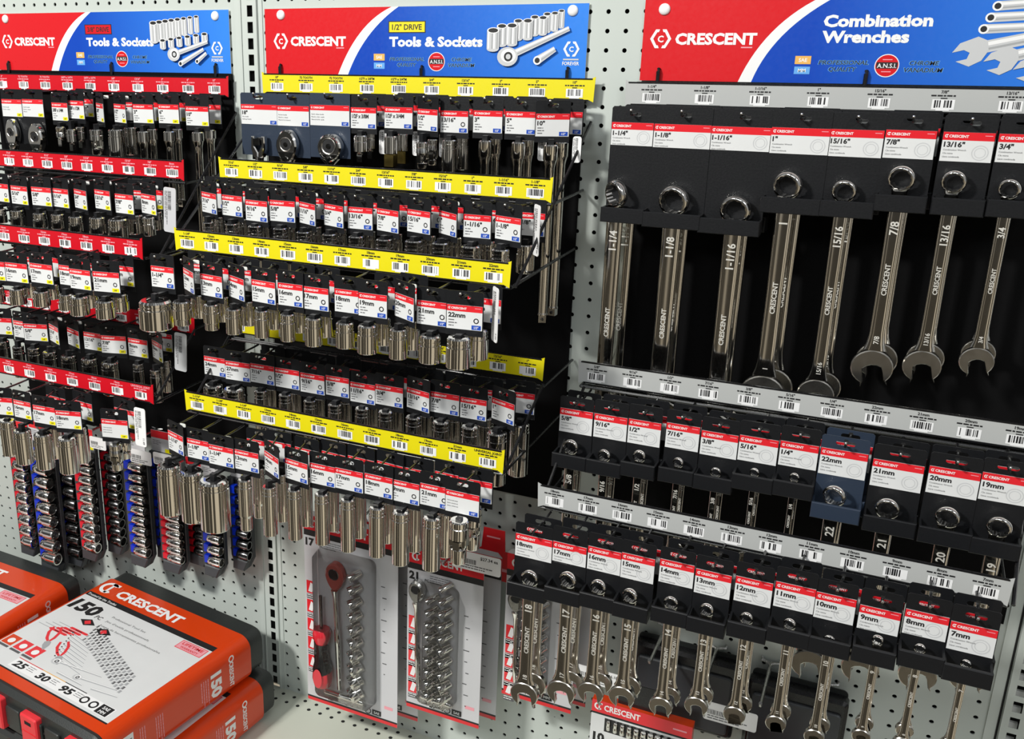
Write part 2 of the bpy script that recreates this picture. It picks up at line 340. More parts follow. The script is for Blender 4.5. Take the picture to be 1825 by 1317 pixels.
# ------------------------------------------------------------------ data measured from the photograph (inches)
ROWS={
'B1':[
 ('18"', -20.72, -5.22, -3.0, 0.0, 2.67, 0.15, 1.26, -1.88, 1.45, None, 'flex'),
 ('', -18.22, -5.23, -3.04, 0.0, 2.27, -0.24, 1.63, -1.4, 1.89, None, 'ratchet'),
 ('', -15.62, -5.12, -3.08, 0.0, 2.7, 0.21, 1.75, -1.64, 1.85, None, 'ratchetround'),
 ('1/2F x 3/8M', -13.37, -5.2, -3.0, 0.0, 1.68, 0.03, 0.8, -1.55, 0.93, -0.15, 'adapter'),
 ('1/2F x 3/4M', -11.05, -5.11, -3.04, 0.0, 1.79, -0.27, 0.78, -1.6, 0.99, -0.28, 'adapterbig'),
 ('1/2"', -9.18, -5.17, -3.08, 21.5, 1.62, 0.05, 0.75, -1.78, 1.5, -0.24, 'joint'),
 ('13/16"', -7.57, -5.22, -3.0, 0.0, 1.68, -0.07, 0.86, -1.55, 1.84, 0.09, 'deep'),
 ('3"', -5.54, -5.15, -3.04, 0.0, 1.71, 0.07, 0.75, -1.56, 1.06, 0.05, 'ext3'),
 ('5"', -3.61, -5.14, -3.08, 0.0, 1.76, 0.08, 0.77, -1.57, 1.05, 0.06, 'ext5'),
 ('10"', -1.84, -5.2, -3.0, -20.5, 1.78, -0.05, 0.79, -1.58, 0.99, 0.23, 'ext10'),
],
'B2':[
 ('7/16"', -21.03, -10.0, -8.2, 22.2, 1.62, 0.41, 0.72, -1.64, 0.52, -0.25, 'sock'),
 ('1/2"', -19.36, -10.04, -8.24, 8.0, 1.62, 0.29, 0.81, -1.55, 0.51, -0.11, 'sock'),
 ('9/16"', -17.62, -10.21, -8.28, 6.5, 1.62, 0.2, 0.84, -1.37, 0.63, -0.31, 'sock'),
 ('5/8"', -15.91, -10.11, -8.2, 0.0, 1.71, 0.12, 0.86, -1.47, 0.58, -0.19, 'sock'),
 ('11/16"', -14.21, -10.12, -8.24, 25.6, 1.62, 0.26, 0.84, -1.52, 0.61, -0.13, 'sock'),
 ('3/4"', -12.47, -10.1, -8.28, 19.9, 1.62, 0.15, 0.86, -1.52, 0.56, -0.16, 'sock'),
 ('13/16"', -10.84, -10.13, -8.2, 0.0, 1.52, 0.01, 0.93, -1.48, 0.59, -0.09, 'sock'),
 ('7/8"', -9.12, -10.12, -8.24, 18.2, 1.62, 0.24, 0.94, -1.48, 0.58, -0.11, 'sock'),
 ('15/16"', -7.25, -10.02, -8.28, 17.1, 1.62, 0.15, 1.0, -1.5, 0.57, 0.11, 'sock'),
 ('1"', -5.6, -10.01, -8.2, 32.7, 1.62, 0.15, 0.97, -1.51, 0.45, -0.15, 'sock'),
 ('1-1/16"', -3.93, -10.01, -8.24, 0.0, 1.51, -0.09, 1.1, -1.5, 0.58, 0.16, 'sock'),
 ('1-1/8"', -2.22, -9.98, -8.28, 18.1, 1.62, -0.0, 0.99, -1.56, 0.54, 0.58, 'sock'),
],
'B3':[
 ('1-1/4"', -20.81, -13.45, -13.2, 0.0, 1.6, 0.17, 1.92, -1.66, 1.64, None, 'sock'),
 ('12mm', -18.95, -13.45, -13.24, 33.2, 1.62, 0.25, 1.08, -1.61, 1.37, -0.21, 'sock'),
 ('13mm', -17.39, -13.56, -13.28, 8.0, 1.62, 0.37, 0.9, -1.46, 1.44, -0.12, 'sock'),
 ('14mm', -15.78, -13.52, -13.2, 25.1, 1.62, 0.4, 0.88, -1.58, 1.39, -0.02, 'sock'),
 ('15mm', -14.01, -13.53, -13.24, 7.0, 1.62, 0.18, 0.81, -1.47, 1.49, -0.18, 'sock'),
 ('16mm', -12.3, -13.49, -13.28, 0.0, 1.51, 0.07, 0.83, -1.49, 1.46, -0.18, 'sock'),
 ('17mm', -10.81, -13.54, -13.2, 0.0, 1.53, 0.14, 0.94, -1.47, 1.48, -0.13, 'sock'),
 ('18mm', -8.81, -13.44, -13.24, 0.0, 1.66, 0.05, 0.99, -1.54, 1.33, None, 'sock'),
 ('19mm', -7.43, -13.48, -13.28, 0.0, 1.6, -0.02, 1.04, -1.47, 1.46, -0.0, 'sock'),
 ('20mm', -5.7, -13.38, -13.2, 29.2, 1.62, 0.22, 0.93, -1.57, 1.52, -0.09, 'sock'),
 ('21mm', -4.16, -13.5, -13.24, 0.0, 1.66, 0.18, 1.13, -1.51, 1.37, None, 'sock'),
 ('22mm', -2.45, -13.48, -13.28, -6.4, 1.78, -0.08, 1.21, -1.4, 1.52, 0.26, 'sock'),
],
'B4':[
 ('24mm', -21.23, -20.29, -8.2, 0.0, 1.69, 0.24, 1.31, -1.54, 0.7, None, 'sock'),
 ('27mm', -19.5, -20.33, -8.24, -3.4, 1.78, 0.11, 1.39, -1.46, 0.64, None, 'sock'),
 ('7/16"', -17.65, -20.22, -8.28, 0.0, 1.72, 0.15, 0.83, -1.45, 0.72, -0.15, 'deep'),
 ('1/2"', -15.93, -20.26, -8.2, 0.0, 1.74, 0.1, 0.81, -1.43, 0.71, -0.16, 'deep'),
 ('9/16"', -14.12, -20.29, -8.24, 0.0, 1.66, 0.05, 0.79, -1.47, 0.61, -0.23, 'deep'),
 ('5/8"', -12.39, -20.18, -8.28, 0.0, 1.55, 0.09, 0.86, -1.49, 0.64, -0.1, 'deep'),
 ('11/16"', -10.77, -20.35, -8.2, 0.0, 1.66, 0.21, 0.84, -1.31, 0.63, 0.11, 'deep'),
 ('3/4"', -9.01, -20.22, -8.24, 0.0, 1.76, 0.01, 0.86, -1.36, 0.58, -0.05, 'deep'),
 ('13/16"', -7.16, -20.14, -8.28, 14.6, 1.62, 0.09, 0.92, -1.42, 0.69, 0.03, 'deep'),
 ('7/8"', -5.57, -20.11, -8.2, 0.0, 1.74, 0.03, 0.98, -1.45, 0.67, 0.17, 'deep'),
 ('15/16"', -3.83, -20.12, -8.24, 0.0, 1.53, 0.04, 0.99, -1.4, 0.7, 0.26, 'deep'),
 ('1"', -2.09, -19.95, -8.28, 22.3, 1.62, 0.18, 1.13, -1.56, 0.72, 0.54, 'deep'),
],
'B5':[
 ('1-1/16"', -20.67, -23.5, -13.2, 19.7, 1.62, 0.23, 1.39, -1.69, 3.16, None, 'deep'),
 ('1-1/8"', -19.01, -23.59, -13.24, 0.0, 1.58, -0.01, 1.45, -1.65, 3.16, None, 'deep'),
 ('1-1/4"', -17.34, -23.67, -13.28, 0.0, 1.73, 0.05, 1.77, -1.68, 3.08, None, 'deep'),
 ('13mm', -15.64, -23.67, -13.2, 0.0, 1.66, 0.13, 0.83, -1.5, 3.18, -0.12, 'deep'),
 ('14mm', -13.89, -23.51, -13.24, 28.5, 1.62, 0.42, 0.81, -1.66, 3.0, -0.18, 'deep'),
 ('15mm', -12.24, -23.56, -13.28, 8.7, 1.62, 0.17, 0.79, -1.47, 3.04, -0.17, 'deep'),
 ('16mm', -10.61, -23.5, -13.2, 0.0, 1.59, 0.19, 0.81, -1.46, 3.04, -0.08, 'deep'),
 ('17mm', -8.92, -23.44, -13.24, 0.0, 1.7, 0.15, 0.83, -1.47, 3.08, -0.03, 'deep'),
 ('18mm', -7.11, -23.38, -13.28, 0.0, 1.66, 0.16, 0.89, -1.54, 2.89, -0.01, 'deep'),
 ('19mm', -5.62, -23.44, -13.2, 0.0, 1.73, 0.05, 0.95, -1.46, 3.06, 0.04, 'deep'),
 ('21mm', -3.85, -23.28, -13.24, 0.0, 1.66, 0.09, 0.96, -1.51, 3.0, 0.16, 'deep'),
 ('', -2.3, -23.31, -13.28, 0.0, 1.84, 0.08, 1.0, -1.27, 2.41, 0.11, 'joint'),
],
'A1':[
 ('', -41.88, -5.41, -3.0, 0.0, 1.94, 0.18, 1.26, -1.33, 1.98, None, 'ratchet'),
 ('', -39.8, -5.36, -3.04, 0.0, 1.99, 0.43, 1.49, -1.6, 2.0, None, 'ratchet'),
 ('3/8F x 1/4M', -37.23, -5.53, -3.08, 6.2, 1.62, 0.33, 0.66, -1.57, 0.71, None, 'adapter'),
 ('3/8F x 1/2M', -35.78, -5.36, -3.0, 8.1, 1.62, -0.15, 0.78, -1.87, 0.85, -0.92, 'adapter'),
 ('3/8"', -33.62, -5.48, -3.04, 32.1, 1.62, 0.54, 0.94, -1.65, 1.69, None, 'joint'),
 ('1/2"', -31.84, -5.48, -3.08, 22.0, 1.62, 0.4, 1.1, -1.58, 1.86, -0.15, 'deep'),
 ('3"', -29.93, -5.45, -3.0, 0.0, 1.69, 0.28, 0.84, -1.68, 0.86, -0.3, 'ext3'),
 ('6"', -27.77, -5.4, -3.04, 0.0, 1.66, 0.33, 0.81, -1.64, 0.76, -0.2, 'ext5'),
 ('10"', -25.44, -5.46, -3.08, 0.0, 1.79, 0.31, 0.79, -1.54, 0.7, 0.11, 'ext10'),
],
'A2':[
 ('1/4"', -38.5, -10.56, -8.0, 5.4, 1.62, 0.33, 0.8, -1.59, 0.84, None, 'sock'),
 ('5/16"', -36.74, -10.61, -8.04, 4.5, 1.62, 0.2, 0.91, -1.51, 1.02, None, 'sock'),
 ('5/8"', -34.7, -10.56, -8.08, 0.0, 1.73, 0.14, 0.89, -1.59, 0.87, None, 'sock'),
 ('11/16"', -33.12, -10.56, -8.0, 7.2, 1.62, 0.2, 0.93, -1.54, 0.85, None, 'sock'),
 ('3/4"', -31.34, -10.52, -8.04, 19.7, 1.62, 0.24, 1.03, -1.58, 0.98, None, 'sock'),
 ('13/16"', -29.45, -10.41, -8.08, 13.1, 1.62, 0.14, 1.12, -1.59, 1.05, None, 'sock'),
 ('7/8"', -27.77, -10.57, -8.0, 5.4, 1.62, 0.05, 1.32, -1.41, 1.21, -0.14, 'sock'),
 ('8mm', -25.77, -10.44, -8.04, 18.0, 1.62, 0.58, 0.78, -1.28, 1.12, -0.43, 'sock'),
],
'A3':[
 ('15mm', -34.87, -14.63, -12.6, -6.6, 1.78, 0.5, 1.07, -1.49, 0.97, None, 'sock'),
 ('16mm', -32.83, -14.55, -12.64, -2.9, 1.78, 0.44, 1.04, -1.43, 1.0, -0.25, 'sock'),
 ('17mm', -30.67, -14.38, -12.68, 0.0, 1.83, 0.38, 1.07, -1.51, 0.94, -0.35, 'sock'),
 ('18mm', -28.43, -14.29, -12.6, 0.0, 1.66, 0.01, 0.92, -1.61, 0.98, None, 'sock'),
 ('19mm', -27.57, -14.42, -12.64, 0.0, 1.63, 0.38, 1.19, -1.44, 1.13, -0.28, 'sock'),
 ('21mm', -25.49, -14.35, -12.68, -9.0, 1.78, 0.18, 1.15, -1.54, 1.07, -0.07, 'sock'),
],
'A4':[
 ('1/2"', -40.06, -20.14, -8.0, -15.6, 1.78, 0.31, 0.99, -1.5, 0.9, None, 'deep'),
 ('9/16"', -37.87, -20.11, -8.04, 0.0, 1.66, -0.16, 0.83, -1.7, 0.79, None, 'deep'),
 ('5/8"', -36.6, -20.13, -8.08, -15.6, 1.78, -0.01, 0.88, -1.56, 0.78, None, 'deep'),
 ('11/16"', -34.96, -20.06, -8.0, 23.7, 1.62, 0.31, 1.0, -1.64, 0.66, None, 'deep'),
 ('3/4"', -33.15, -20.07, -8.04, 19.5, 1.62, 0.25, 1.1, -1.62, 0.69, None, 'deep'),
 ('13/16"', -31.33, -20.07, -8.08, 0.0, 1.66, 0.08, 1.14, -1.56, 0.83, None, 'deep'),
 ('7/8"', -29.64, -20.07, -8.0, -16.0, 1.78, -0.04, 1.24, -1.58, 0.77, None, 'deep'),
 ('9mm', -27.53, -20.0, -8.04, 0.0, 1.6, 0.25, 0.72, -1.51, 1.29, None, 'deep'),
 ('10mm', -25.89, -19.96, -8.08, 28.2, 1.62, 0.51, 0.76, -1.64, 2.21, -0.45, 'deep'),
],
'A5':[
 ('15mm', -35.77, -23.95, -12.6, -15.1, 1.78, 0.73, 1.06, -1.3, 2.47, None, 'deep'),
 ('16mm', -33.72, -23.84, -12.64, 0.0, 1.52, 0.4, 1.17, -1.72, 2.33, None, 'deep'),
 ('17mm', -31.75, -23.87, -12.68, -4.8, 1.78, 0.25, 1.2, -1.58, 2.39, -0.35, 'deep'),
 ('18mm', -29.76, -23.87, -12.6, -15.1, 1.78, 0.17, 1.29, -1.49, 2.4, -0.17, 'deep'),
 ('', -25.88, -23.76, -12.64, -13.8, 1.78, 0.21, 0.81, -1.4, 1.73, -0.42, 'joint'),
],
}
WRENCHES={
'C1':[
 ('1-1/4"', 2.47, -5.52, -3.0, 2.16, 1.17, 0.81, -4.32, -0.48, -3.66, 0.74),
 ('1-1/8"', 5.01, -5.53, -3.03, 2.82, 1.18, 0.88, -4.39, -0.01, -3.81, 0.8),
 ('1-1/16"', 7.85, -5.55, -3.0, 2.86, 1.16, 0.86, -4.46, 0.2, -4.06, 0.76),
 ('1"', 10.59, -5.5, -3.03, 2.63, 1.24, 0.86, -3.25, -0.24, -2.72, 0.7),
 ('15/16"', 13.05, -5.49, -3.0, 2.33, 1.27, 0.79, -3.25, -0.17, -2.85, 0.56),
 ('7/8"', 15.32, -5.43, -3.03, 2.09, 1.29, 0.8, -2.88, -0.09, -2.16, 0.6),
 ('13/16"', 17.65, -5.44, -3.0, 2.04, 1.31, 0.78, -2.87, -0.29, -2.18, 0.53),
 ('3/4"', 19.76, -5.44, -3.03, 1.89, 1.25, 0.79, -2.8, -0.2, -2.36, 0.46),
],
'C2':[
 ('5/8"', 1.92, -19.8, -8.2, 1.74, 1.31, 0.67, -2.21, -0.07, -1.93, 0.43),
 ('9/16"', 3.74, -19.79, -8.23, 1.7, 1.29, 0.77, -2.21, -0.08, -2.06, 0.36),
 ('1/2"', 5.47, -19.78, -8.2, 1.63, 1.31, 0.81, -2.0, -0.04, -1.77, 0.34),
 ('7/16"', 7.36, -19.64, -8.23, 1.61, 1.32, 0.71, -2.05, 0.01, -1.86, 0.28),
 ('3/8"', 9.12, -19.76, -8.2, 1.73, 1.26, 0.74, -1.98, 0.06, -1.91, 0.27),
 ('5/16"', 10.93, -19.66, -8.23, 1.77, 1.3, 0.77, -1.67, 0.02, -1.64, 0.23),
 ('1/4"', 12.74, -19.62, -8.2, 1.68, 1.24, 0.8, -1.67, -0.01, -1.58, 0.23),
 ('22mm', 14.68, -19.61, -8.23, 2.0, 1.31, 0.66, -2.43, -0.13, -2.13, 0.53),
 ('21mm', 16.95, -19.76, -8.2, 2.08, 1.32, 0.75, -2.45, -0.16, -2.15, 0.53),
 ('20mm', 19.18, -19.64, -8.23, 2.0, 1.29, 0.67, -2.59, 0.02, -2.13, 0.52),
 ('19mm', 21.14, -19.54, -8.2, 1.82, 1.29, 0.69, -2.76, 0.05, -2.26, 0.5),
],
'C3':[
 ('18mm', 1.56, -24.92, -13.2, 1.89, 1.24, 0.64, -2.28, 0.05, -2.08, 0.47),
 ('17mm', 3.4, -24.88, -13.23, 1.68, 1.07, 0.86, -2.03, 0.15, -1.68, 0.46),
 ('16mm', 5.11, -24.73, -13.2, 1.61, 1.24, 0.74, -2.06, -0.06, -1.83, 0.41),
 ('15mm', 6.73, -24.66, -13.23, 1.56, 1.32, 0.7, -2.19, -0.13, -1.94, 0.4),
 ('14mm', 8.52, -24.55, -13.2, 1.56, 1.2, 0.64, -2.05, -0.03, -1.92, 0.35),
 ('13mm', 10.17, -24.63, -13.23, 1.58, 1.23, 0.72, -2.01, -0.06, -1.74, 0.34),
 ('12mm', 11.93, -24.56, -13.2, 1.58, 1.25, 0.74, -1.84, -0.09, -1.77, 0.31),
 ('11mm', 13.65, -24.37, -13.23, 1.65, 1.24, 0.75, -1.77, -0.01, -1.71, 0.28),
 ('10mm', 15.3, -24.45, -13.2, 1.6, 1.26, 0.67, -1.72, -0.01, -1.99, 0.27),
 ('9mm', 17.05, -24.59, -13.23, 1.58, 1.14, 0.82, -1.48, 0.08, -1.26, 0.24),
 ('8mm', 18.79, -24.32, -13.2, 1.62, 1.16, 0.76, -1.45, -0.07, -1.47, 0.23),
 ('7mm', 20.51, -24.4, -13.23, 1.68, 1.31, 0.81, -1.5, -0.07, -1.59, 0.21),
],
}


# ------------------------------------------------------------------ header signs
def bez(p0, pm, p1, n=14):
    c = [(4*pm[i]-p0[i]-p1[i])/2/1.0 for i in (0, 1)]
    c = [2*pm[i]-.5*(p0[i]+p1[i]) for i in (0, 1)]
    return [tuple((1-t)**2*p0[i]+2*t*(1-t)*c[i]+t*t*p1[i] for i in (0, 1)) for t in [k/n for k in range(n+1)]]
def hex_logo(mb, x, z, r, y, m):
    """hexagon split top and bottom with a C inside"""
    for sgn in (1, -1):
        P = [(.12, .86), (.50, .86), (1., 0), (.50, -.86), (.12, -.86), (.22, -.60), (.36, -.60), (.70, 0), (.36, .60), (.22, .60)]
        mb.pxz([(x+sgn*a*r, z+b*r) for a, b in P], y, m)
    mb.text('C', x, z-.30*r, .60*r, y, m, bold=.03, align='c')
def swoosh(mb, dx, BL, Bm, BT, TL, Tm, TT, x0, x1, zt, zb, y):
    l = [(a+dx, b) for a, b in bez(BL, Bm, BT)]; r = [(a+dx, b) for a, b in bez(TL, Tm, TT)]
    mb.pxz([(x0, zb)]+l+[(x0, zt)], y, 'red'); mb.pxz(l+r[::-1], y, 'white'); mb.pxz(r+[(x1, zt), (x1, zb)], y, 'banner_blue')
def badges(mb, dx, y, s=1.):
    mb.quad(dx-14.15, dx-13.41, -2.62, -2.23, y, 'sae_orange'); mb.text('SAE', dx-13.78, -2.51, .18, y-.004, 'white', bold=.02, align='c')
    mb.quad(dx-14.14, dx-13.41, -3.10, -2.74, y, 'mm_blue'); mb.text('MM', dx-13.78, -3.01, .18, y-.004, 'white', bold=.02, align='c')
    for t, z in (('PROFESSIONAL', -2.62), ('QUALITY', -2.94)): mb.text(t, dx-11.93, z, .20, y+.003, 'mm_blue', bold=.06, align='c', shear=.2, w=2.31 if t[0] == 'P' else 1.31); mb.text(t, dx-11.93, z, .20, y, 'ink', bold=.016, align='c', shear=.2, w=2.25 if t[0] == 'P' else 1.25)
    mb.disc(dx-9.99, -2.66, .54, y, 'white', 28); mb.disc(dx-9.99, -2.66, .50, y-.004, 'red', 28)
    mb.quad(dx-10.45, dx-9.53, -2.80, -2.50, y-.008, 'ink'); mb.text('A.N.S.I.', dx-9.99, -2.76, .21, y-.012, 'white', bold=.012, align='c', w=.84)
    mb.quad(dx-10.2, dx-9.78, -2.40, -2.36, y-.008, 'pink_print'); mb.quad(dx-10.2, dx-9.78, -2.96, -2.92, y-.008, 'pink_print')
    for t, z in (('CHROME', -2.62), ('VANADIUM', -2.94)): mb.text(t, dx-8.4, z, .20, y+.003, 'mm_blue', bold=.06, align='c', shear=.2, w=1.31 if t[0] == 'C' else 1.71); mb.text(t, dx-8.4, z, .20, y, 'ink', bold=.016, align='c', shear=.2, w=1.25 if t[0] == 'C' else 1.65)
def pic_socket(mb, x, z, w, h, y):
    """printed picture of a socket: z = centre of the top ellipse"""
    e = .22*w
    body = [(x-w/2, z), (x-w/2, z-h)]+[(x+w/2*math.cos(a), z-h+e*math.sin(a)) for a in [math.pi+math.pi*k/8 for k in range(9)]]+[(x+w/2, z)]
    mb.pxz(body, y, 'light_print')
    for a, b, m in ((-.42, -.30, 'white'), (-.12, -.02, 'grey_print'), (.02, .16, 'white'), (.28, .40, 'grey_print')): mb.quad(x+a*w, x+b*w, z-h, z-.1*h, y-.003, m)
    mb.disc(x, z, w/2, y-.006, 'white', 14, e); mb.disc(x, z, w*.40, y-.009, 'ink', 12, e*.75)
def pic_bar(mb, p0, p1, w0, w1, y, hole=True, head=0.):
    d = Vector((p1[0]-p0[0], p1[1]-p0[1])).normalized(); n = Vector((-d.y, d.x))
    def q(a, b, m, yy): mb.pxz([(p0[0]+n.x*w0*a, p0[1]+n.y*w0*a), (p0[0]+n.x*w0*b, p0[1]+n.y*w0*b), (p1[0]+n.x*w1*b, p1[1]+n.y*w1*b), (p1[0]+n.x*w1*a, p1[1]+n.y*w1*a)], yy, m)
    q(-.5, .5, 'light_print', y); q(.05, .35, 'white', y-.003); q(-.30, -.12, 'grey_print', y-.003)
    if hole: mb.disc(p0[0], p0[1], w0*.52, y-.005, 'white', 14); mb.disc(p0[0], p0[1], w0*.33, y-.008, 'ink', 12)
    if head:
        mb.disc(p0[0], p0[1], head, y-.005, 'light_print', 22, head*.85); mb.disc(p0[0]+.05, p0[1]+.05, head*.72, y-.008, 'white', 22, head*.6)
        mb.disc(p0[0]+.05, p0[1], head*.42, y-.011, 'ink', 16); mb.disc(p0[0]+.05, p0[1], head*.24, y-.014, 'light_print', 12)
def banner(which, x0, x1, dx, label):
    zt, zb = (.44, -3.52) if which != 'C' else (.56, -3.53)
    L = ((x0+x1)/2, -.12, zb); y = -.02
    t = thing('header_sign', label, 'sign', L, group=None)
    mb = MB(); mb.T = Matrix.Translation((-L[0], 0, -L[2])); yy = -.05
    mb.box(x0, x1, -.03, .0, zb, zt, 'white')
    if which == 'C': swoosh(mb, 0, (7.02, zb), (8.4, -1.1), (10.55, zt), (7.67, zb), (8.93, -1.25), (11.2, zt), x0, x1, zt, zb, yy)
    else: swoosh(mb, dx, (-16.67, zb), (-15.06, -1.0), (-12.95, zt), (-15.97, zb), (-14.55, -1.25), (-12.5, zt), x0, x1, zt, zb, yy)
    yy = -.06
    if which == 'C':
        hex_logo(mb, 2.92, -1.40, .55, yy, 'white'); mb.text('CRESCENT', 3.68, -1.67, .55, yy, 'white', w=4.05, bold=.042)
        mb.quad(7.0, 7.55, -1.86, -1.80, yy, 'pink_print')
        mb.text('Combination', 10.75, -.84, .54, yy, 'white', w=4.75, bold=.045); mb.text('Wrenches', 10.75, -1.58, .54, yy, 'white', w=3.85, bold=.045)
        badges(mb, 23.8, yy)
        for k, (a, b) in enumerate([((18.0, 0.), (23, .35)), ((17.8, -.5), (23, -.25)), ((17.6, -1.0), (23, -.75))]): pic_bar(mb, a, b, .42, .3, yy)
        for k, (hx, hz, s) in enumerate([(17.1, -1.95, 1.), (18.4, -2.35, .95), (19.6, -2.7, .9)]):
            pic_bar(mb, (hx+.3, hz+.08), (23, hz+1.35), .55*s, .5*s, yy-.01*k, hole=False)
            mb.pxz([(hx+a*s, hz+b*s) for a, b in [(.75, .45), (.35, .62), (-.35, .32), (-.62, -.1), (-.15, .02), (.10, -.10), (.02, -.38), (-.42, -.50), (.15, -.72), (.62, -.45), (.85, .0)]], yy-.012*k-.006, 'light_print')
    else:
        hex_logo(mb, dx-20.77, -1.50, .54, yy, 'white'); mb.text('CRESCENT', dx-20.04, -1.76, .54, yy, 'white', w=3.97, bold=.042)
        mb.quad(dx-16.75, dx-16.2, -1.93, -1.87, yy, 'pink_print')
        mb.quad(dx-13.16, dx-10.72, -1.04, -.37, yy+.003, 'ink'); mb.quad(dx-13.10, dx-10.78, -.99, -.42, yy, 'strip_yellow' if which == 'B' else 'strip_red')
        mb.text('1/2" DRIVE' if which == 'B' else '3/8" DRIVE', dx-11.94, -.86, .32, yy-.004, 'ink', w=1.95, bold=.02, align='c')
        mb.text('Tools & Sockets', dx-13.1, -1.79, .54, yy, 'white', w=5.98, bold=.045)
        badges(mb, dx, yy)
        if which == 'B':
            X = lambda x: -6.82+(x-355)*.00827
            Zf = lambda z: -.85-(z-205)*.00767
            for cx, t0, b0, w in [(872, 85, 195, 45), (775, 105, 225, 55), (690, 125, 245, 60), (575, 150, 275, 65), (460, 185, 315, 75), (830, 100, 215, 52), (750, 130, 240, 60), (645, 150, 270, 70), (535, 182, 310, 80), (400, 215, 345, 90)]:
                yy -= .012; pic_socket(mb, X(cx), Zf(t0), w*.00827, (b0-t0)*.00767, yy)
            yy -= .02; pic_bar(mb, (X(510), Zf(400)), (X(935), Zf(205)), .42, .26, yy, hole=False, head=.62)
            pic_bar(mb, (X(725), Zf(425)), (X(845), Zf(345)), .46, .30, yy-.02)
        else:
            X = lambda x: -37.0+(x-605)*.01204
            Zf = lambda z: .42-(z-75)*.00873
            for k in range(7, -1, -1): yy -= .012; pic_socket(mb, X(1118+42*k), Zf(160-6*k), (55-3*k)*.01204, (135-4*k)*.00873, yy)
            for k in range(5, -1, -1): yy -= .012; pic_socket(mb, X(1182+57*k), Zf(288-9*k), 42*.01204, 55*.00873, yy)
            yy -= .02; pic_bar(mb, (X(1255), Zf(390)), (X(1490), Zf(298)), .34, .24, yy, hole=False, head=.52)
            pic_bar(mb, (X(1300), Zf(458)), (X(1462), Zf(352)), .34, .22, yy-.02); pic_bar(mb, (X(1415), Zf(440)), (X(1480), Zf(380)), .30, .22, yy-.02)
        hex_logo(mb, dx-1.88, -1.93, .46, -.07, 'white'); mb.text('FOREVER', dx-1.88, -2.78, .19, -.07, 'white', align='c', w=.95, bold=.02)
        mb.quad(dx-2.32, dx-1.44, -2.52, -2.44, -.07, 'light_print')
    mb.build('printed_panel', t)
    px = (3.0, 21.6) if which == 'C' else (dx-20.72, dx-1.92)
    for p in px:
        m2 = MB(); m2.T = Matrix.Translation((p-L[0], 0, .07-L[2]))
        m2.lathe([(.30, -.05), (.30, -.09), (.25, -.16), (.13, -.20), (.0, -.21)], axis='y', seg=18, m='rivet_white'); tag(m2.build('push_rivet', t, smooth=50), 'white plastic rivet')
    for p in ((2.97, 12.97, 22.2) if which == 'C' else (dx-20.8, dx-10.9, dx-2.0)):
        m2 = MB(); m2.T = Matrix.Translation((p-L[0], 0, -L[2]))
        m2.tube([(0, -.02, -3.75), (0, -.22, -3.7), (0, -.24, -3.05), (0, -.1, -2.92)], .10, 'rack_black', 8); m2.build('clip', t, smooth=50)
    return t
banner('A', -45.8, -24.7, -23.85, 'red and blue header sign with a red 3/8" DRIVE tag, above the left rack')
banner('B', -21.93, -1.03, 0, 'red and blue header sign with a yellow 1/2" DRIVE tag, above the centre rack')
banner('C', 1.98, 23.3, 0, 'red and blue header sign reading Combination Wrenches')

# ------------------------------------------------------------------ price strips
def barcode(mb, x, z, w, h, y, n=None, seed=0, patch='white'):
    rd = random.Random(seed); mb.quad(x-w/2, x+w/2, z-h, z, y, patch)
    mb.quad(x-w*.30, x+w*.30, z-h*1.12, z-h*.98, y-.003, patch)
    p = -w*.40
    while p < w*.38:
        b = rd.choice([.018, .03, .045, .06])*w*1.3
        if rd.random() < .8: mb.quad(x+p, x+p+b, z-h*(.84 if abs(p) > w*.34 else .80), z-.07*h, y-.004, 'ink')
        p += b + rd.choice([.02, .035, .05])*w
def strip(label, x0, x1, y, z, texts, paper, ink, seed):
    L = ((x0+x1)/2, y, z-1.1); t = thing('price_strip', label, 'price strip', L)
    T = Matrix.Translation((-L[0], -L[1], -L[2]))
    mb = MB(); mb.T = T
    h = 1.06
    pts = [(x0-.06, z+.16), (x0+.25, z+.02), (x0+.7, z), (x1-.7, z), (x1-.25, z+.02), (x1+.06, z+.16), (x1, z-h-.14), (x1-.3, z-h), (x0+.3, z-h), (x0, z-h-.14)]
    mb.extr(pts, y-.02, y+.02, paper)
    n = len(texts); w = (x1-x0)/n; rd = random.Random(seed)
    for i, s in enumerate(texts):
        cx = x0+w*(i+.5); yy = y-.03
        mb.text(s, cx, z-.22, .14, yy, ink, bold=.03, align='c')
        a = min(.55, w*.38); p = cx-a
        while p < cx+a-.05:
            q = min(rd.choice([.1, .16, .22]), cx+a-p); mb.quad(p, p+q, z-.36, z-.29, yy, ink); p += q+.04
        mb.quad(cx-.14, cx+.14, z-.47, z-.42, yy, ink)
        barcode(mb, cx, z-.50, min(.95, w*.56), .46, yy, seed=seed*40+i)
    mb.build('printed_insert', t)
    mb = MB(); mb.T = T; mb.box(x0+.1, x1-.1, y-.05, y+.06, z+.0, z+.07, 'rack_black'); mb.box(x0, x1, y+.025, y+.06, z-h, z, 'rack_black'); mb.box(x0+.3, x1-.3, y-.07, y+.06, z-h-.07, z-h, 'rack_black')
    mb.build('holder', t); return t
TXT = lambda r: [a[0] or 'UNIVERSAL JOINT' for a in ROWS[r]]
b1t = ['18"', '72 TOOTH', '72 TOOTH', '1/2"F x 3/8"M', '1/2"F x 3/4"M', '3/4"', '13/16"', '3"', '5"', '10"']
strip('yellow price strip directly under the 1/2 inch drive sign', -21.95, -.36, -.6, -3.52, b1t, 'strip_yellow', 'ink', 1)
strip('yellow price strip below the extension bars, second from top of centre rack', -21.75, -.75, -6.0, -8.30, TXT('B2'), 'strip_yellow', 'ink', 2)
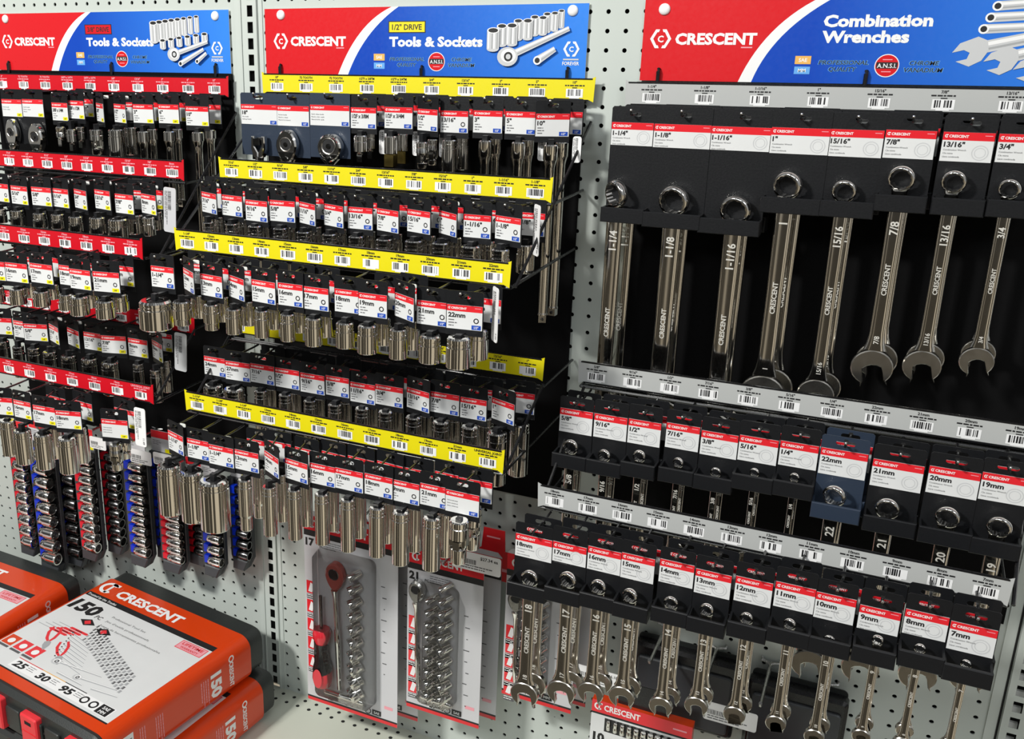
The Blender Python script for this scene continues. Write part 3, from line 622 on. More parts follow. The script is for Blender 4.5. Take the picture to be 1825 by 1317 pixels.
strip('yellow price strip third from top of centre rack, above the 1-1/4" to 22mm sockets', -21.5, -1.05, -11.0, -11.78, TXT('B3'), 'strip_yellow', 'ink', 3)
strip('shaded yellow price strip partly hidden behind the third row of sockets', -21.75, -.70, -6.0, -18.10, TXT('B4'), 'strip_yellow', 'ink', 4)
strip('lowest yellow price strip of the centre rack, ending in UNIVERSAL JOINT', -21.5, -1.0, -11.0, -21.72, TXT('B5'), 'strip_yellow', 'ink', 5)
a1t = ['6"', '72 TOOTH', '72 TOOTH', '3/8"F x 1/4"M', '3/8"F x 1/2"M', '3/8"', '13/16"', '3"', '6"', '10"']
strip('red price strip directly under the 3/8 inch drive sign', -46.2, -24.7, -.6, -3.80, a1t, 'strip_red', 'pink_print', 6)
strip('red price strip below the ratchets, second from top of left rack', -46.4, -25.0, -5.4, -8.70, ['1/4"', '5/16"', '3/8"', '7/16"', '1/2"', '9/16"', '5/8"', '11/16"', '3/4"', '13/16"', '7/8"', '8mm'], 'strip_red', 'pink_print', 7)
strip('red price strip third from top of left rack', -46.2, -24.9, -10.0, -12.88, ['9mm', '10mm', '11mm', '12mm', '13mm', '14mm', '15mm', '16mm', '17mm', '18mm', '19mm', '21mm'], 'strip_red', 'pink_print', 8)
strip('dark red price strip mostly hidden behind the third row of left rack', -46.2, -24.9, -5.4, -18.9, ['3/8"', '7/16"', '1/2"', '9/16"', '5/8"', '11/16"', '3/4"', '13/16"', '7/8"', '9mm', '10mm', '11mm'], 'strip_red', 'pink_print', 9)
strip('lowest red price strip of the left rack, above the deep 15mm to 18mm sockets', -46.2, -24.9, -10.0, -22.26, ['10mm', '11mm', '12mm', '13mm', '14mm', '15mm', '16mm', '17mm', '18mm', '19mm', 'UNIVERSAL JOINT'], 'strip_red', 'pink_print', 10)
strip('grey price strip directly under the combination wrenches sign', 1.41, 23.3, -.6, -3.66, [a[0] for a in WRENCHES['C1']], 'strip_grey', 'ink', 11)
strip('grey price strip below the large wrenches, above the 5/8" to 19mm cards', 1.3, 22.5, -6.0, -17.88, [a[0] for a in WRENCHES['C2']], 'strip_grey', 'ink', 12)
strip('lowest grey price strip, above the 18mm to 7mm wrench cards', .98, 21.78, -11.0, -23.15, [a[0] for a in WRENCHES['C3']], 'strip_grey', 'ink', 13)
# ------------------------------------------------------------------ products on hanging cards
def word_bars(mb, x, z, y, lens, h=.045, gap=.14, m='ink_soft', seed=0):
    rd = random.Random(seed)
    for k, L in enumerate(lens):
        p = x
        while p < x+L-.03:
            q = min(rd.choice([.10, .16, .22, .28]), x+L-p); mb.quad(p, p+q, z-k*gap-h, z-k*gap, y, m); p += q+.035
def card_logo(mb, x, z, h, w, y):
    """ring C mark and maker's word in white on the red header"""
    r = h*.62; cx = x+r
    vs = []; n = 18
    for i in range(n):
        a = math.radians(40+280*i/(n-1)); vs.append((cx+r*math.cos(a), z+h*.5+r*math.sin(a)))
    for i in range(n-1, -1, -1):
        a = math.radians(40+280*i/(n-1)); vs.append((cx+r*.62*math.cos(a), z+h*.5+r*.62*math.sin(a)))
    for i in range(n-1): mb.pxz([vs[i], vs[i+1], vs[2*n-2-i], vs[2*n-1-i]], y, 'white')
    mb.quad(cx+r*.02, cx+r*.32, z-.05*h, z+h*1.05, y, 'white'); mb.quad(cx-.1*r, cx+r*.9, z+h*.85, z+h*1.1, y, 'white')
    mb.text('CRESCENT', cx+r*1.35, z, h, y, 'white', w=w, bold=.03)
def label_mesh(t, W, H, kind, tagcol=None, tagtxt=None, seed=0, lines=None, hexicon=True):
    """label plate; z=0 is the top of the red header, x centred"""
    mb = MB(); hh = .31 if kind == 'small' else .36
    mb.box(-W/2, W/2, -.03, .0, -H, 0, 'paper'); y = -.034
    mb.quad(-W/2, W/2, -hh, 0, y, 'red_header')
    card_logo(mb, -W/2+.07, -hh*.66, hh*.33, min(.78, W*.48), y-.004)
    mb.quad(W/2-.38, W/2-.08, -hh*.40, -hh*.32, y-.004, 'pink_print')
    if t: 
        th = .23; _, _, tw = glyphs(t, .035); w = min(tw*th/CAP*1.08, W*.66)
        mb.text(t, -W/2+.08, -hh-.07-th, th, y-.004, 'ink', bold=.035, w=w)
    if lines:
        z = -hh-.40 if t else -hh-.20
        for k, s in enumerate(lines): mb.text(s, -W/2+.09, z-.155*k-.07, .075, y-.004, 'ink_soft', w=min(glyphs(s, .0)[2]*.075/CAP, W*.72))
    else: word_bars(mb, -W/2+.10, -hh-.42, y-.004, [.30, .42, .26], seed=seed)
    if kind == 'wrench':
        for r0, r1 in ((.30, .34), (.20, .23)): mb.ringxz(W/2-.48, -H+.42, r0, r1, y-.002, 'light_print', 22)
    if tagcol:
        mb.quad(W/2-.52, W/2-.06, -H+.03, -H+.25, y-.004, tagcol); mb.text(tagtxt, W/2-.29, -H+.085, .11, y-.008, 'ink' if tagcol == 'tag_yellow' else 'white', bold=.02, align='c')
        if hexicon and t: mb.ringxz(W/2-.30, -H+.47, .085, .135, y-.004, 'ink', 18)
    return mb
def card_mesh(W, top, bot, m='card_black', hole_z=.42, hw=.30, wide=True):
    mb = MB(); a, b = hole_z-.11, hole_z+.11; y0, y1 = 0., .035; c = .09
    mb.extr([(-W/2, bot), (W/2, bot), (W/2, a), (-W/2, a)], y0, y1, m)
    mb.extr([(-W/2, b), (W/2, b), (W/2, top-c), (W/2-c, top), (-W/2+c, top), (-W/2, top-c)], y0, y1, m)
    for s in (-1, 1):
        n = 6; arc = [(s*(hw-.11)+s*.11*math.cos(t), hole_z+.11*math.sin(t)) for t in [math.pi/2-math.pi*k/n for k in range(n+1)]]
        mb.extr([(s*W/2, b)]+[(s*(hw-.11), b)]+arc[1:-1]+[(s*(hw-.11), a), (s*W/2, a)], y0, y1, m)
    mb.extr([(-.11, b), (.11, b), (.07, b+.10), (-.07, b+.10)], y0-.004, y0-.002, 'hole_dark')
    return mb
def socket_mesh(R, Ln, style='sock', step=None):
    """z=0 is the drive end at the top; hollow hexagonal opening below"""
    mb = MB(); c = .12*R; Rt = R*(.93 if style == 'sock' else .96); g = min(.22, Ln*.18)
    pr = [(R*.50, -.02), (R*.52, 0), (Rt-c, 0), (Rt, -c), (Rt, -c-.02), (Rt, -g+.02), (Rt, -g), (Rt*.94, -g-.02), (Rt*.94, -g-.06), (Rt, -g-.08), (Rt, -g-.10), (Rt, -g-.16), (Rt, -g-.18), (Rt*.95, -g-.20), (Rt*.95, -g-.24), (R, -g-.27), (R, -g-.30)]
    if step: pr += [(R, -Ln*.70+.03), (R, -Ln*.70), (R*.86, -Ln*.74), (R*.86, -Ln*.74-.03), (R*.86, -Ln+c*.6+.03), (R*.86, -Ln+c*.6), (R*.82, -Ln)]; ro = R*.62
    else: pr += [(R, -Ln+c*.7+.03), (R, -Ln+c*.7), (R-c*.6, -Ln)]; ro = R*.74
    pr += [(ro, -Ln), (ro*.95, -Ln+.35)]
    mb.lathe(pr, seg=32, m='chrome')
    mb.lathe([(ro*.96, -Ln+.34), (0.001, -Ln+.36)], seg=6, m='chrome_dark')
    s = R*.36; mb.box(-s, s, -s, s, -.30, -.05, 'ink'); return mb
def text_on_cyl(mb, t, R, z, h, m, a0=-1.25, dirn=1):
    v, f, tw = glyphs(t, .02); k = h/CAP
    vs = []
    for p, q in v:
        a = -math.pi/2 + (p-tw/2)*k/R; vs.append(((R+.004)*math.cos(a), (R+.004)*math.sin(a), z+q*k))
    return mb.add(vs, f, m)
def tool_mesh(kind, w, Ln, long=0., t=''):
    R = w/2; mb = MB()
    if kind in ('sock', 'deep'): 
        mb = socket_mesh(R, Ln, kind, step=(kind == 'deep' and t in ('13mm', '12mm') or kind == 'sock' and t in ('12mm', '13mm')))
        if t: text_on_cyl(mb, t.replace('mm', '').replace('"', ''), R*1.0, -.66 if Ln > 1.1 else -.55, .13, 'chrome_rough')
    elif kind == 'adapter':
        c = .06; mb.lathe([(0.001, 0), (R-c, 0), (R, -c), (R, -.30), (R*.95, -.33), (R*.95, -.38), (R, -.41), (R, -Ln), (R*.55, -Ln-.12), (R*.5, -Ln-.2)], seg=24, m='chrome'); s = .17; mb.box(-s, s, -s, s, -Ln-.62, -Ln-.12, 'chrome')
    elif kind == 'adapterbig':
        c = .06; mb.lathe([(0.001, 0), (R-c, 0), (R, -c), (R, -Ln), (R*.7, -Ln-.05), (0.001, -Ln-.05)], seg=24, m='chrome'); s = R*.74; mb.box(-s, s, -s, s, -Ln-.75, -Ln-.04, 'brass_film')
    elif kind == 'joint':
        c = .06; h = Ln*.42
        mb.lathe([(0.001, 0), (R-c, 0), (R, -c), (R, -.3), (R*.95, -.33), (R*.95, -.38), (R, -.42), (R, -h), (R*.75, -h-.05)], seg=22, m='chrome')
        for s in (-1, 1): mb.extr([(s*R*.95, -h+.1), (s*R*.95, -h-.38), (s*R*.75, -h-.52), (s*R*.38, -h-.42), (s*R*.35, -h+.1)], -R*.42, R*.42, 'chrome', ch=.04)
        mb.lathe([(R*.42, -R*.5), (R*.42, R*.5)], c=(0, 0, -h-.30), axis='y', seg=14, m='chrome_rough', cap0=True, cap1=True)
        mb.box(-R*.36, R*.36, -R*.8, -R*.5, -h-.6, -h-.1, 'chrome'); mb.box(-R*.36, R*.36, R*.5, R*.8, -h-.6, -h-.1, 'chrome')
        mb.lathe([(R*.6, -h-.48), (R*.85, -h-.58), (R*.85, -Ln+.08), (R*.78, -Ln), (0.001, -Ln)], seg=22, m='chrome')
    elif kind.startswith('ext'):
        c = .06; q = .26*(R/.39); mb.lathe([(0.001, 0), (R-c, 0), (R, -c), (R, -Ln*.8), (R*.92, -Ln*.86), (q*1.05, -Ln-.18), (q, -Ln-.3), (q, -long+.55), (q*1.12, -long+.5), (q*1.12, -long+.42)], seg=24, m='chrome')
        s = q*.8; mb.box(-s, s, -s, s, -long, -long+.43, 'chrome'); mb.lathe([(s*.45, -.02), (s*.4, -.06), (.001, -.07)], c=(0, -s, -long+.2), axis='y', seg=10, m='chrome_dark')
    elif kind in ('ratchet', 'ratchetround'):
        rx, rz = R*.90, Ln*.54
        if kind == 'ratchetround': rx = rz = R*.95
        out = [(rx*math.cos(a)*(1 - .22*max(0, -math.sin(a))), -rz + rz*math.sin(a)) for a in [2*math.pi*k/30 for k in range(30)]]
        mb.extr(out, -.28, .18, 'chrome', ch=.09)
        mb.lathe([(rx*.60, -.29), (rx*.56, -.31), (rx*.50, -.285), (rx*.50, -.27)], c=(0, 0, -rz*.85), axis='y', seg=26, m='chrome_rough')
        mb.lathe([(rx*.50, -.286), (.001, -.286)], c=(0, 0, -rz*.85), axis='y', seg=26, m='ink')
        mb.lathe([(rx*.20, -.30), (rx*.18, -.34), (.001, -.345)], c=(0, 0, -rz*.85), axis='y', seg=14, m='chrome_dark')
        if kind == 'ratchetround': mb.lathe([(rx*.86, -.282), (rx*.84, -.32), (rx*.76, -.32), (rx*.74, -.282)], c=(0, 0, -rz), axis='y', seg=30, m='chrome')
        mb.lathe([(rx*.24, -.30), (rx*.22, -.36), (.001, -.37)], c=(0, 0, -rz*1.72), axis='y', seg=16, m='chrome')
        mb.loft([(-rz*1.75, 0, .42*rx/.5, .16, -.05), (-rz*2.2, 0, .30, .16, -.05), (-rz*2.2-1.2, 0, .22, .17, -.05), (-long+2.6, 0, .22, .17, -.05), (-long+2.3, 0, .32, .24, -.05), (-long+.3, 0, .34, .26, -.05), (-long, 0, .25, .2, -.05)], 'chrome', 14, 2.6)
    elif kind == 'flex':
        for s in (-1, 1): mb.extr([(s*R*.78, 0), (s*R*.42, 0), (s*R*.40, -.62), (0, -1.0), (0, -1.42), (s*R*.55, -1.28), (s*R*.84, -.80)], -.24, .12, 'chrome', ch=.06)
        mb.lathe([(R*.38, -.20), (R*.40, -.15), (R*.40, .08)], c=(0, 0, -.32), axis='y', seg=20, m='chrome_dark', cap0=True); mb.box(-.2, .2, -.42, -.16, -.52, -.12, 'chrome_dark')
        mb.loft([(-1.3, 0, .30, .2, -.05), (-1.8, 0, .24, .22, -.05), (-long, 0, .24, .22, -.05)], 'chrome', 14, 2.4)
    return mb
TOOLNAME = {'sock': ('carded_socket', 'socket', 'socket'), 'deep': ('carded_deep_socket', 'deep socket', 'socket'), 'adapter': ('carded_adapter', 'drive adapter', 'adapter'), 'adapterbig': ('carded_adapter', 'gold-tipped adapter', 'adapter'),
    'joint': ('carded_universal_joint', 'universal joint', 'universal joint'), 'ext3': ('carded_extension_bar', 'extension bar', 'extension bar'), 'ext5': ('carded_extension_bar', 'extension bar', 'extension bar'), 'ext10': ('carded_extension_bar', 'long extension bar', 'extension bar'),
    'ratchet': ('carded_ratchet', 'oval-headed ratchet', 'ratchet'), 'ratchetround': ('carded_ratchet', 'round-headed ratchet', 'ratchet'), 'flex': ('carded_flex_handle', 'forked flex handle', 'flex handle')}
PART = {'sock': 'socket', 'deep': 'socket', 'adapter': 'adapter', 'adapterbig': 'adapter', 'joint': 'joint', 'ext3': 'extension_bar', 'ext5': 'extension_bar', 'ext10': 'extension_bar', 'ratchet': 'ratchet', 'ratchetround': 'ratchet', 'flex': 'flex_handle'}
ROWNAME = {'B1': 'top row of centre rack', 'B2': 'second row of centre rack', 'B3': 'third row of centre rack', 'B4': 'fourth row of centre rack', 'B5': 'bottom row of centre rack',
    'A1': 'top row of left rack', 'A2': 'second row of left rack', 'A3': 'third row of left rack', 'A4': 'fourth row of left rack', 'A5': 'bottom row of left rack', 'C1': 'top row', 'C2': 'middle row', 'C3': 'bottom row'}
def CARD(root): return [o for o in root.children if o.name.startswith('card')][0]
HOOKS = {'A': [], 'B': [], 'C': []}
TIERY = {'1': -.6, '2': -6.0, '3': -11.0, '4': -6.0, '5': -11.0}
UJ = ['Universal joint', 'Joint universel', 'Junta universal']
QR = {('B1', 1): ['Ratchet handle', 'Manche a cliquet', 'Maneral de trinquete'], ('B1', 2): ['Quick release handle', 'Manche a dem. rapide', 'Maneral de lib. rapida'], ('A1', 0): ['Ratchet handle', 'Manche a cliquet'], ('A1', 1): ['Ratchet handle', 'Manche a cliquet', 'Maneral']}
def copy_tree(o, parent=None):
    c = o.copy(); SC.collection.objects.link(c)
    if parent is not None: c.parent = parent
    for ch in list(o.children): copy_tree(ch, c)
    return c
for row, items in ROWS.items():
    mod = row[0]; tc, tt = ('tag_yellow', '3/8"') if mod == 'A' else ('tag_blue', '1/2"')
    for i, (t, X, Z, Y, yaw, W, sx, sw, zt, sl, bx, kind) in enumerate(items):
        nm, what, cat = TOOLNAME[kind]
        seed = ord(row[0])*31 + ord(row[1])*17 + i
        Ln = sl; long = 0.
        if kind == 'sock': Ln = sl if row[1] == '3' else (1.5 if mod == 'B' else 1.12)
        if kind == 'deep': Ln = sl if sl > 1.3 else (3.05 if mod == 'B' else 2.25)
        if row == 'A2': Ln = max(.95, sl)
        if kind == 'ext3': long = 3.2
        if kind == 'ext5': long = 5.2
        if kind == 'ext10': long = 9.9 if mod == 'B' else 9.0
        if kind in ('ratchet', 'ratchetround', 'flex'): long = 9.
        size = t.replace('"', ' inch') if t else ''
        if kind in ('ratchet', 'ratchetround'): lab = '%s card, %s from the left, %s' % (what, ['first', 'second', 'third'][i], ROWNAME[row])
        elif kind == 'joint' and not t: lab = 'front universal joint card without a size, %s' % ROWNAME[row]
        else: lab = 'front card marked %s, %s, %s' % (size, what, ROWNAME[row])
        root = thing(nm, lab, cat, (X, Y, Z), rz=-yaw, group='carded tools in the '+ROWNAME[row])
        wide = kind in ('ratchet', 'ratchetround', 'flex')
        card_mesh(W+.08, .70, -3.1 if wide else -1.52, 'card_navy' if row == 'B1' and i < 3 else 'card_black').build('card', root); card = CARD(root)
        lines = QR.get((row, i)) or (UJ if kind == 'joint' and not t else None)
        if kind == 'flex': lines = ['Flex handle', 'Rallonge flexible']
        tagx = tc
        label_mesh(t, W, 1.2, 'small', tagx, tt, seed, lines, hexicon=kind in ('sock', 'deep')).build('label', card, (0, 0, 0))
        R = sw/2
        ys = -R-.06 if not wide else -.32
        tool_mesh(kind, sw, Ln, long, t).build(PART[kind], root, (sx, ys, zt), smooth=30)
        if not wide:
            h = MB(); h.box(-.13, .13, ys-.12, 0, -1.50, -1.36, 'card_black'); h.box(-.15, .15, ys-.14+0, ys+.16, min(-1.4, zt-.02), max(-1.3, zt+.12), 'card_black')
            hm = h; hm_o = hm.build('hanger', card, (sx, 0, 0))
        hx = X
        if bx is not None:
            c = copy_tree(root); c.location.x += (bx-sx)*I + 0*I; c.location.y += 1.7*I; c.rotation_euler.z = math.radians(random.uniform(-7, 4))
            c['label'] = '%s behind the front %s card, %s' % (what, size or 'universal joint', ROWNAME[row])
        HOOKS[mod].append((row, X, Y, Z, X+(bx-sx) if bx is not None else X, 1.7))

# ------------------------------------------------------------------ combination wrenches on cards
def wrench_mesh(Ln, R, t, ang=12., big=1., yaw=-6., sk=.66, drop=1.9):
    """z=0 ring centre, open jaw Ln below; ring tilted as the box end is offset"""
    mb = MB(); n = 48; th = R*.66
    mb.T = Matrix.Rotation(math.radians(yaw), 4, 'Z') @ Matrix.Rotation(math.radians(9), 4, 'X')
    vs = []; fs = []
    prof = [('o', .86, -th/2), ('o', .95, -th/2+.07*R), ('o', 1.0, -th/2+.2*R), ('o', 1.0, th/2-.2*R), ('o', .88, th/2), ('i', 1.0, th/2), ('i', 1.0, -th/2)]
    for k, r, y in prof:
        for i in range(n):
            a = 2*math.pi*i/n
            q = R*r if k == 'o' else R*(.72 + .065*abs(math.cos(6*a)))
            vs.append((q*math.cos(a), y, q*math.sin(a)))
    m = len(prof)
    for k in range(m):
        for i in range(n):
            j = (i+1) % n; fs.append((k*n+i, k*n+j, ((k+1) % m)*n+j, ((k+1) % m)*n+i))
    mb.add(vs, fs, 'chrome'); mb.T = None
    sw = R*sk; jw = R*1.62; zn = -Ln+jw*.95
    tk = max(.10, R*.24); yo = .10*R
    mb.loft([(-R*.80, 0, sw*.95, tk*1.1, yo*.6), (-R*1.1, 0, sw*.88, tk, yo), (-R*1.9, 0, sw*.88, tk, yo), (-Ln*.5, 0, sw*.80, tk*.95, yo), (zn+R*1.3, 0, sw*.86, tk, yo), (zn+R*.5, 0, sw*1.02, tk*1.05, yo), (zn-.05*R, 0, sw*1.3, tk*1.1, yo)], 'chrome', 16, 4.)
    # open jaw, turned 15 degrees
    ca, sa = math.cos(math.radians(ang)), math.sin(math.radians(ang))
    o = []; N = 20
    for i in range(N+1):
        a = math.radians(-52 + (284)*i/N); o.append((jw*math.cos(a)*.98, jw*.92*math.sin(a)))
    g = jw*.47; d = jw*.15
    inn = [(-g-.14*jw, -jw*.98), (-g, -jw*.72), (-g, -d)]
    for i in range(7): a = math.pi - math.pi*i/6; inn.append((g*math.cos(a), -d+g*.62*math.sin(a)))
    inn += [(g, -d), (g, -jw*.72), (g+.14*jw, -jw*.98)]
    P = o+inn; cz = -Ln
    P = [(x*ca - z*sa, cz + x*sa + z*ca) for x, z in P]
    mb.extr(P, yo-tk*1.25, yo+tk*1.25, 'chrome_rough', ch=tk*.35)
    # stamped size and maker's name, reading up the shank
    s = t.replace('mm', '').replace('"', ''); yf = yo-tk*1.0-.012
    h = min(sw*.95, .40*big)
    mb.text(s, h*.5, -drop-glyphs(s, .02)[2]*h/CAP, h, yf, 'glare_metal', bold=.02, up=True)
    h2 = h*.62; L2 = glyphs('CRESCENT', .02)[2]*h2/CAP
    mb.text('CRESCENT', h2*.5, -Ln*.52-L2/2, h2, yf, 'glare_metal', bold=.02, up=True)
    mb.text(s, h2*.5, zn+R*.5, h2, yf, 'glare_metal', bold=.02, up=True)
    return mb
mat('glare_metal', (.88,.86,.80), .45, metal=.55)
LENS = {'C1': [13.5, 12.6, 12.0, 10.85, 10.35, 9.25, 8.85, 8.1], 'C2': [6.6, 6.1, 5.7, 5.3, 5.0, 4.6, 4.4, 9.2, 8.55, 8.3, 7.75], 'C3': [6.85, 6.5, 6.05, 5.7, 5.75, 5.25, 5.2, 5.25, 5.05, 4.9, 4.8, 4.7]}
CW = ['Combination Wrench', 'Cle mixte', 'Llave combinada']
for row, items in WRENCHES.items():
    for i, (t, X, Z, Y, W, H, top, bk, rx, rz, R) in enumerate(items):
        size = t.replace('"', ' inch')
        root = thing('carded_wrench', 'front %s wrench on %s card, %s of wrenches' % (size, 'navy' if t == '22mm' else 'black', ROWNAME[row]), 'wrench', (X, Y, Z), group='carded wrenches in the '+ROWNAME[row])
        cm = 'card_navy' if t == '22mm' else 'card_black'
        card_mesh(W+.06, top, bk-.70, cm, hole_z=top*.52, hw=min(.42, W*.24)).build('card', root); card = CARD(root)
        label_mesh(t, W, H, 'wrench', lines=CW, seed=i).build('label', card)
        b = MB(); w2 = W/2+.05
        b.extr([(-w2, bk-.78), (w2, bk-.78), (w2, bk), (-w2, bk)], -.98, -.84, cm, ch=.04)
        b.box(-w2, -w2+.1, -.86, 0, bk-.78, bk-.04, cm); b.box(w2-.1, w2, -.86, 0, bk-.78, bk-.04, cm)
        b.build('bracket', card)
        big = 1.
        wrench_mesh(LENS[row][i], R, t, ang=12 if i % 2 else 9, yaw=-38 if (row, i) == ('C1', 0) else [-4, -14, -9, -18][i % 4], sk={'C1': .66, 'C2': .74, 'C3': .84}[row], drop=rz-bk+.78+.5).build('wrench', root, (rx, -.46, rz), smooth=40)
        c = copy_tree(root); c.location.y += (1.5 if row == 'C1' else 1.05)*I; c.location.x += random.uniform(.06, .16)*I*(1.8 if row == 'C1' else 1); c.rotation_euler.z = math.radians(random.uniform(-3, 3))
        c['label'] = '%s wrench behind the front %s one, %s of wrenches' % (size, size, ROWNAME[row])
        HOOKS['C'].append((row, X, Y, Z+top*.52-.46, c.location.x/I, 1.5 if row == 'C1' else 1.05))
def rrect(x0, x1, z0, z1, r, n=5):
    P = []
    for cx, cz, a0 in ((x1-r, z0+r, -90), (x1-r, z1-r, 0), (x0+r, z1-r, 90), (x0+r, z0+r, 180)):
        for k in range(n+1): a = math.radians(a0+90*k/n); P.append((cx+r*math.cos(a), cz+r*math.sin(a)))
    return P
# ------------------------------------------------------------------ racks
def rack(mod, label, xl, xr, zt, zb, tiers, braces):
    L = ((xl+xr)/2, 0, zb); t = thing('display_rack', label, 'display rack', L); T = Matrix.Translation((-L[0], 0, -L[2]))
    mb = MB(); mb.T = T; mb.box(xl, xr, -.22, -.06, zb, zt, 'panel_black'); mb.build('back_panel', t); bars = []
    for k, (y, z, a, b) in enumerate(tiers):
        mb = MB(); mb.T = T
        mb.tube([(a, y+.15, z), (b, y+.15, z)], .09, 'rack_black'); mb.tube([(a, min(y+.5, -.3), z), (b, min(y+.5, -.3), z)], .07, 'rack_black')
        bars.append(mb.build('tier_bar', t, smooth=50))
        for x in (a, b):
            mb = MB(); mb.T = T; mb.tube([(x, -.2, z), (x, y+.15, z)], .085, 'rack_black'); mb.build('side_arm', t, smooth=50)
    for p, q in braces:
        mb = MB(); mb.T = T; mb.tube([p, q], .085, 'rack_black'); mb.build('brace', t, smooth=50)
    for row, X, Y, Z, XB, dy in HOOKS[mod]:
        y0 = TIERY[row[1]] if mod != 'C' else {'1': -.6, '2': -6., '3': -11.}[row[1]]
        if mod == 'A' and row[1] in '24': y0 = -5.4
        if mod == 'A' and row[1] in '35': y0 = -10.
        mb = MB(); mb.T = T; zh = Z+.46
        mb.tube([(XB, max(y0+.1, Y+dy+.3), zh+.03), (XB, Y+dy, zh), (X, Y+.02, zh), (X, Y-.42, zh), (X, Y-.55, zh+.04), (X, Y-.60, zh+.22)], .062, 'rack_black')
        mb.lathe([(.06, -.045), (.075, 0), (.05, .05), (.001, .06)], c=(X, Y-.60, zh+.24), seg=8, m='zinc')
        mb.extr(rrect(X+.02, X+.46, zh-.17, zh+.06, .08, 3), Y+.40, Y+.44, 'pale_light_patch')  # pale plate added in place of the white reflection in the hang slot
        mb.build('peg_hook', bars[int(row[1])-1], smooth=50)
    return t
rack('A', 'left black wire display rack holding the 3/8 inch drive tools under red strips', -46.4, -24.65, -3.55, -31.0,
     [(-.6, -4.95, -46.2, -24.9), (-5.4, -10.05, -46.2, -25.0), (-10., -14.05, -46.2, -24.9), (-5.4, -19.65, -46.2, -24.9), (-10., -23.4, -46.2, -24.9)],
     [((-24.38, -.25, -6.0), (-24.3, -9.6, -14.4)), ((-24.9, -5.3, -19.65), (-24.95, -9.9, -23.4)), ((-46.2, -.3, -5.8), (-46.2, -10., -14.0))])
rack('B', 'centre black wire display rack holding the 1/2 inch drive tools under yellow strips', -22.0, -1.0, -3.5, -29.3,
     [(-.6, -4.72, -21.9, -.9), (-6., -9.6, -21.7, -.75), (-11., -13.0, -21.5, -1.05), (-6., -19.75, -21.7, -.75), (-11., -23.0, -21.5, -1.05)],
     [((-.5, -.3, -5.8), (-.75, -11., -12.9)), ((-22.3, -.3, -5.8), (-21.95, -11., -12.9)), ((-.7, -5.9, -19.5), (-1.0, -10.9, -23.0)), ((-21.7, -5.9, -19.5), (-21.5, -10.9, -23.0))])
rack('C', 'right black wire display rack holding combination wrenches under grey strips', 1.85, 23.3, -3.6, -30.9,
     [(-.6, -5.05, 1.5, 23.2), (-6., -19.3, 1.4, 22.6), (-11., -24.4, 1.0, 21.8)],
     [((1.6, -5.9, -19.3), (1.1, -10.9, -24.4)), ((22.5, -.3, -18.5), (22.0, -10.9, -24.3))])
# ------------------------------------------------------------------ boxed tool kits on the deck
TOP = lambda h: Matrix.Translation((0, 0, h)) @ Matrix.Rotation(math.radians(-90), 4, 'X')
SIDE = lambda w: Matrix(((0, -1, 0, w), (0, 0, 1, 0), (-1, 0, 0, 0), (0, 0, 0, 1)))
def pliers(mb, x, y, s, a, yy):
    M = mb.T; mb.T = M @ Matrix.Translation((x, 0, y)) @ Matrix.Rotation(math.radians(a), 4, 'Y') @ Matrix.Scale(s, 4)
    for sg in (1, -1):
        mb.pxz([(sg*.10, -.1), (sg*.42, -.6), (sg*.60, -1.5), (sg*.42, -2.3), (sg*.22, -2.25), (sg*.34, -1.5), (sg*.20, -.75), (0, -.3)], yy, 'kit_red')
        mb.pxz([(0, -.25), (sg*.28, -.1), (sg*.30, .35), (sg*.06, 1.0), (0, 1.0)], yy-.002, 'grey_print')
    mb.T = M
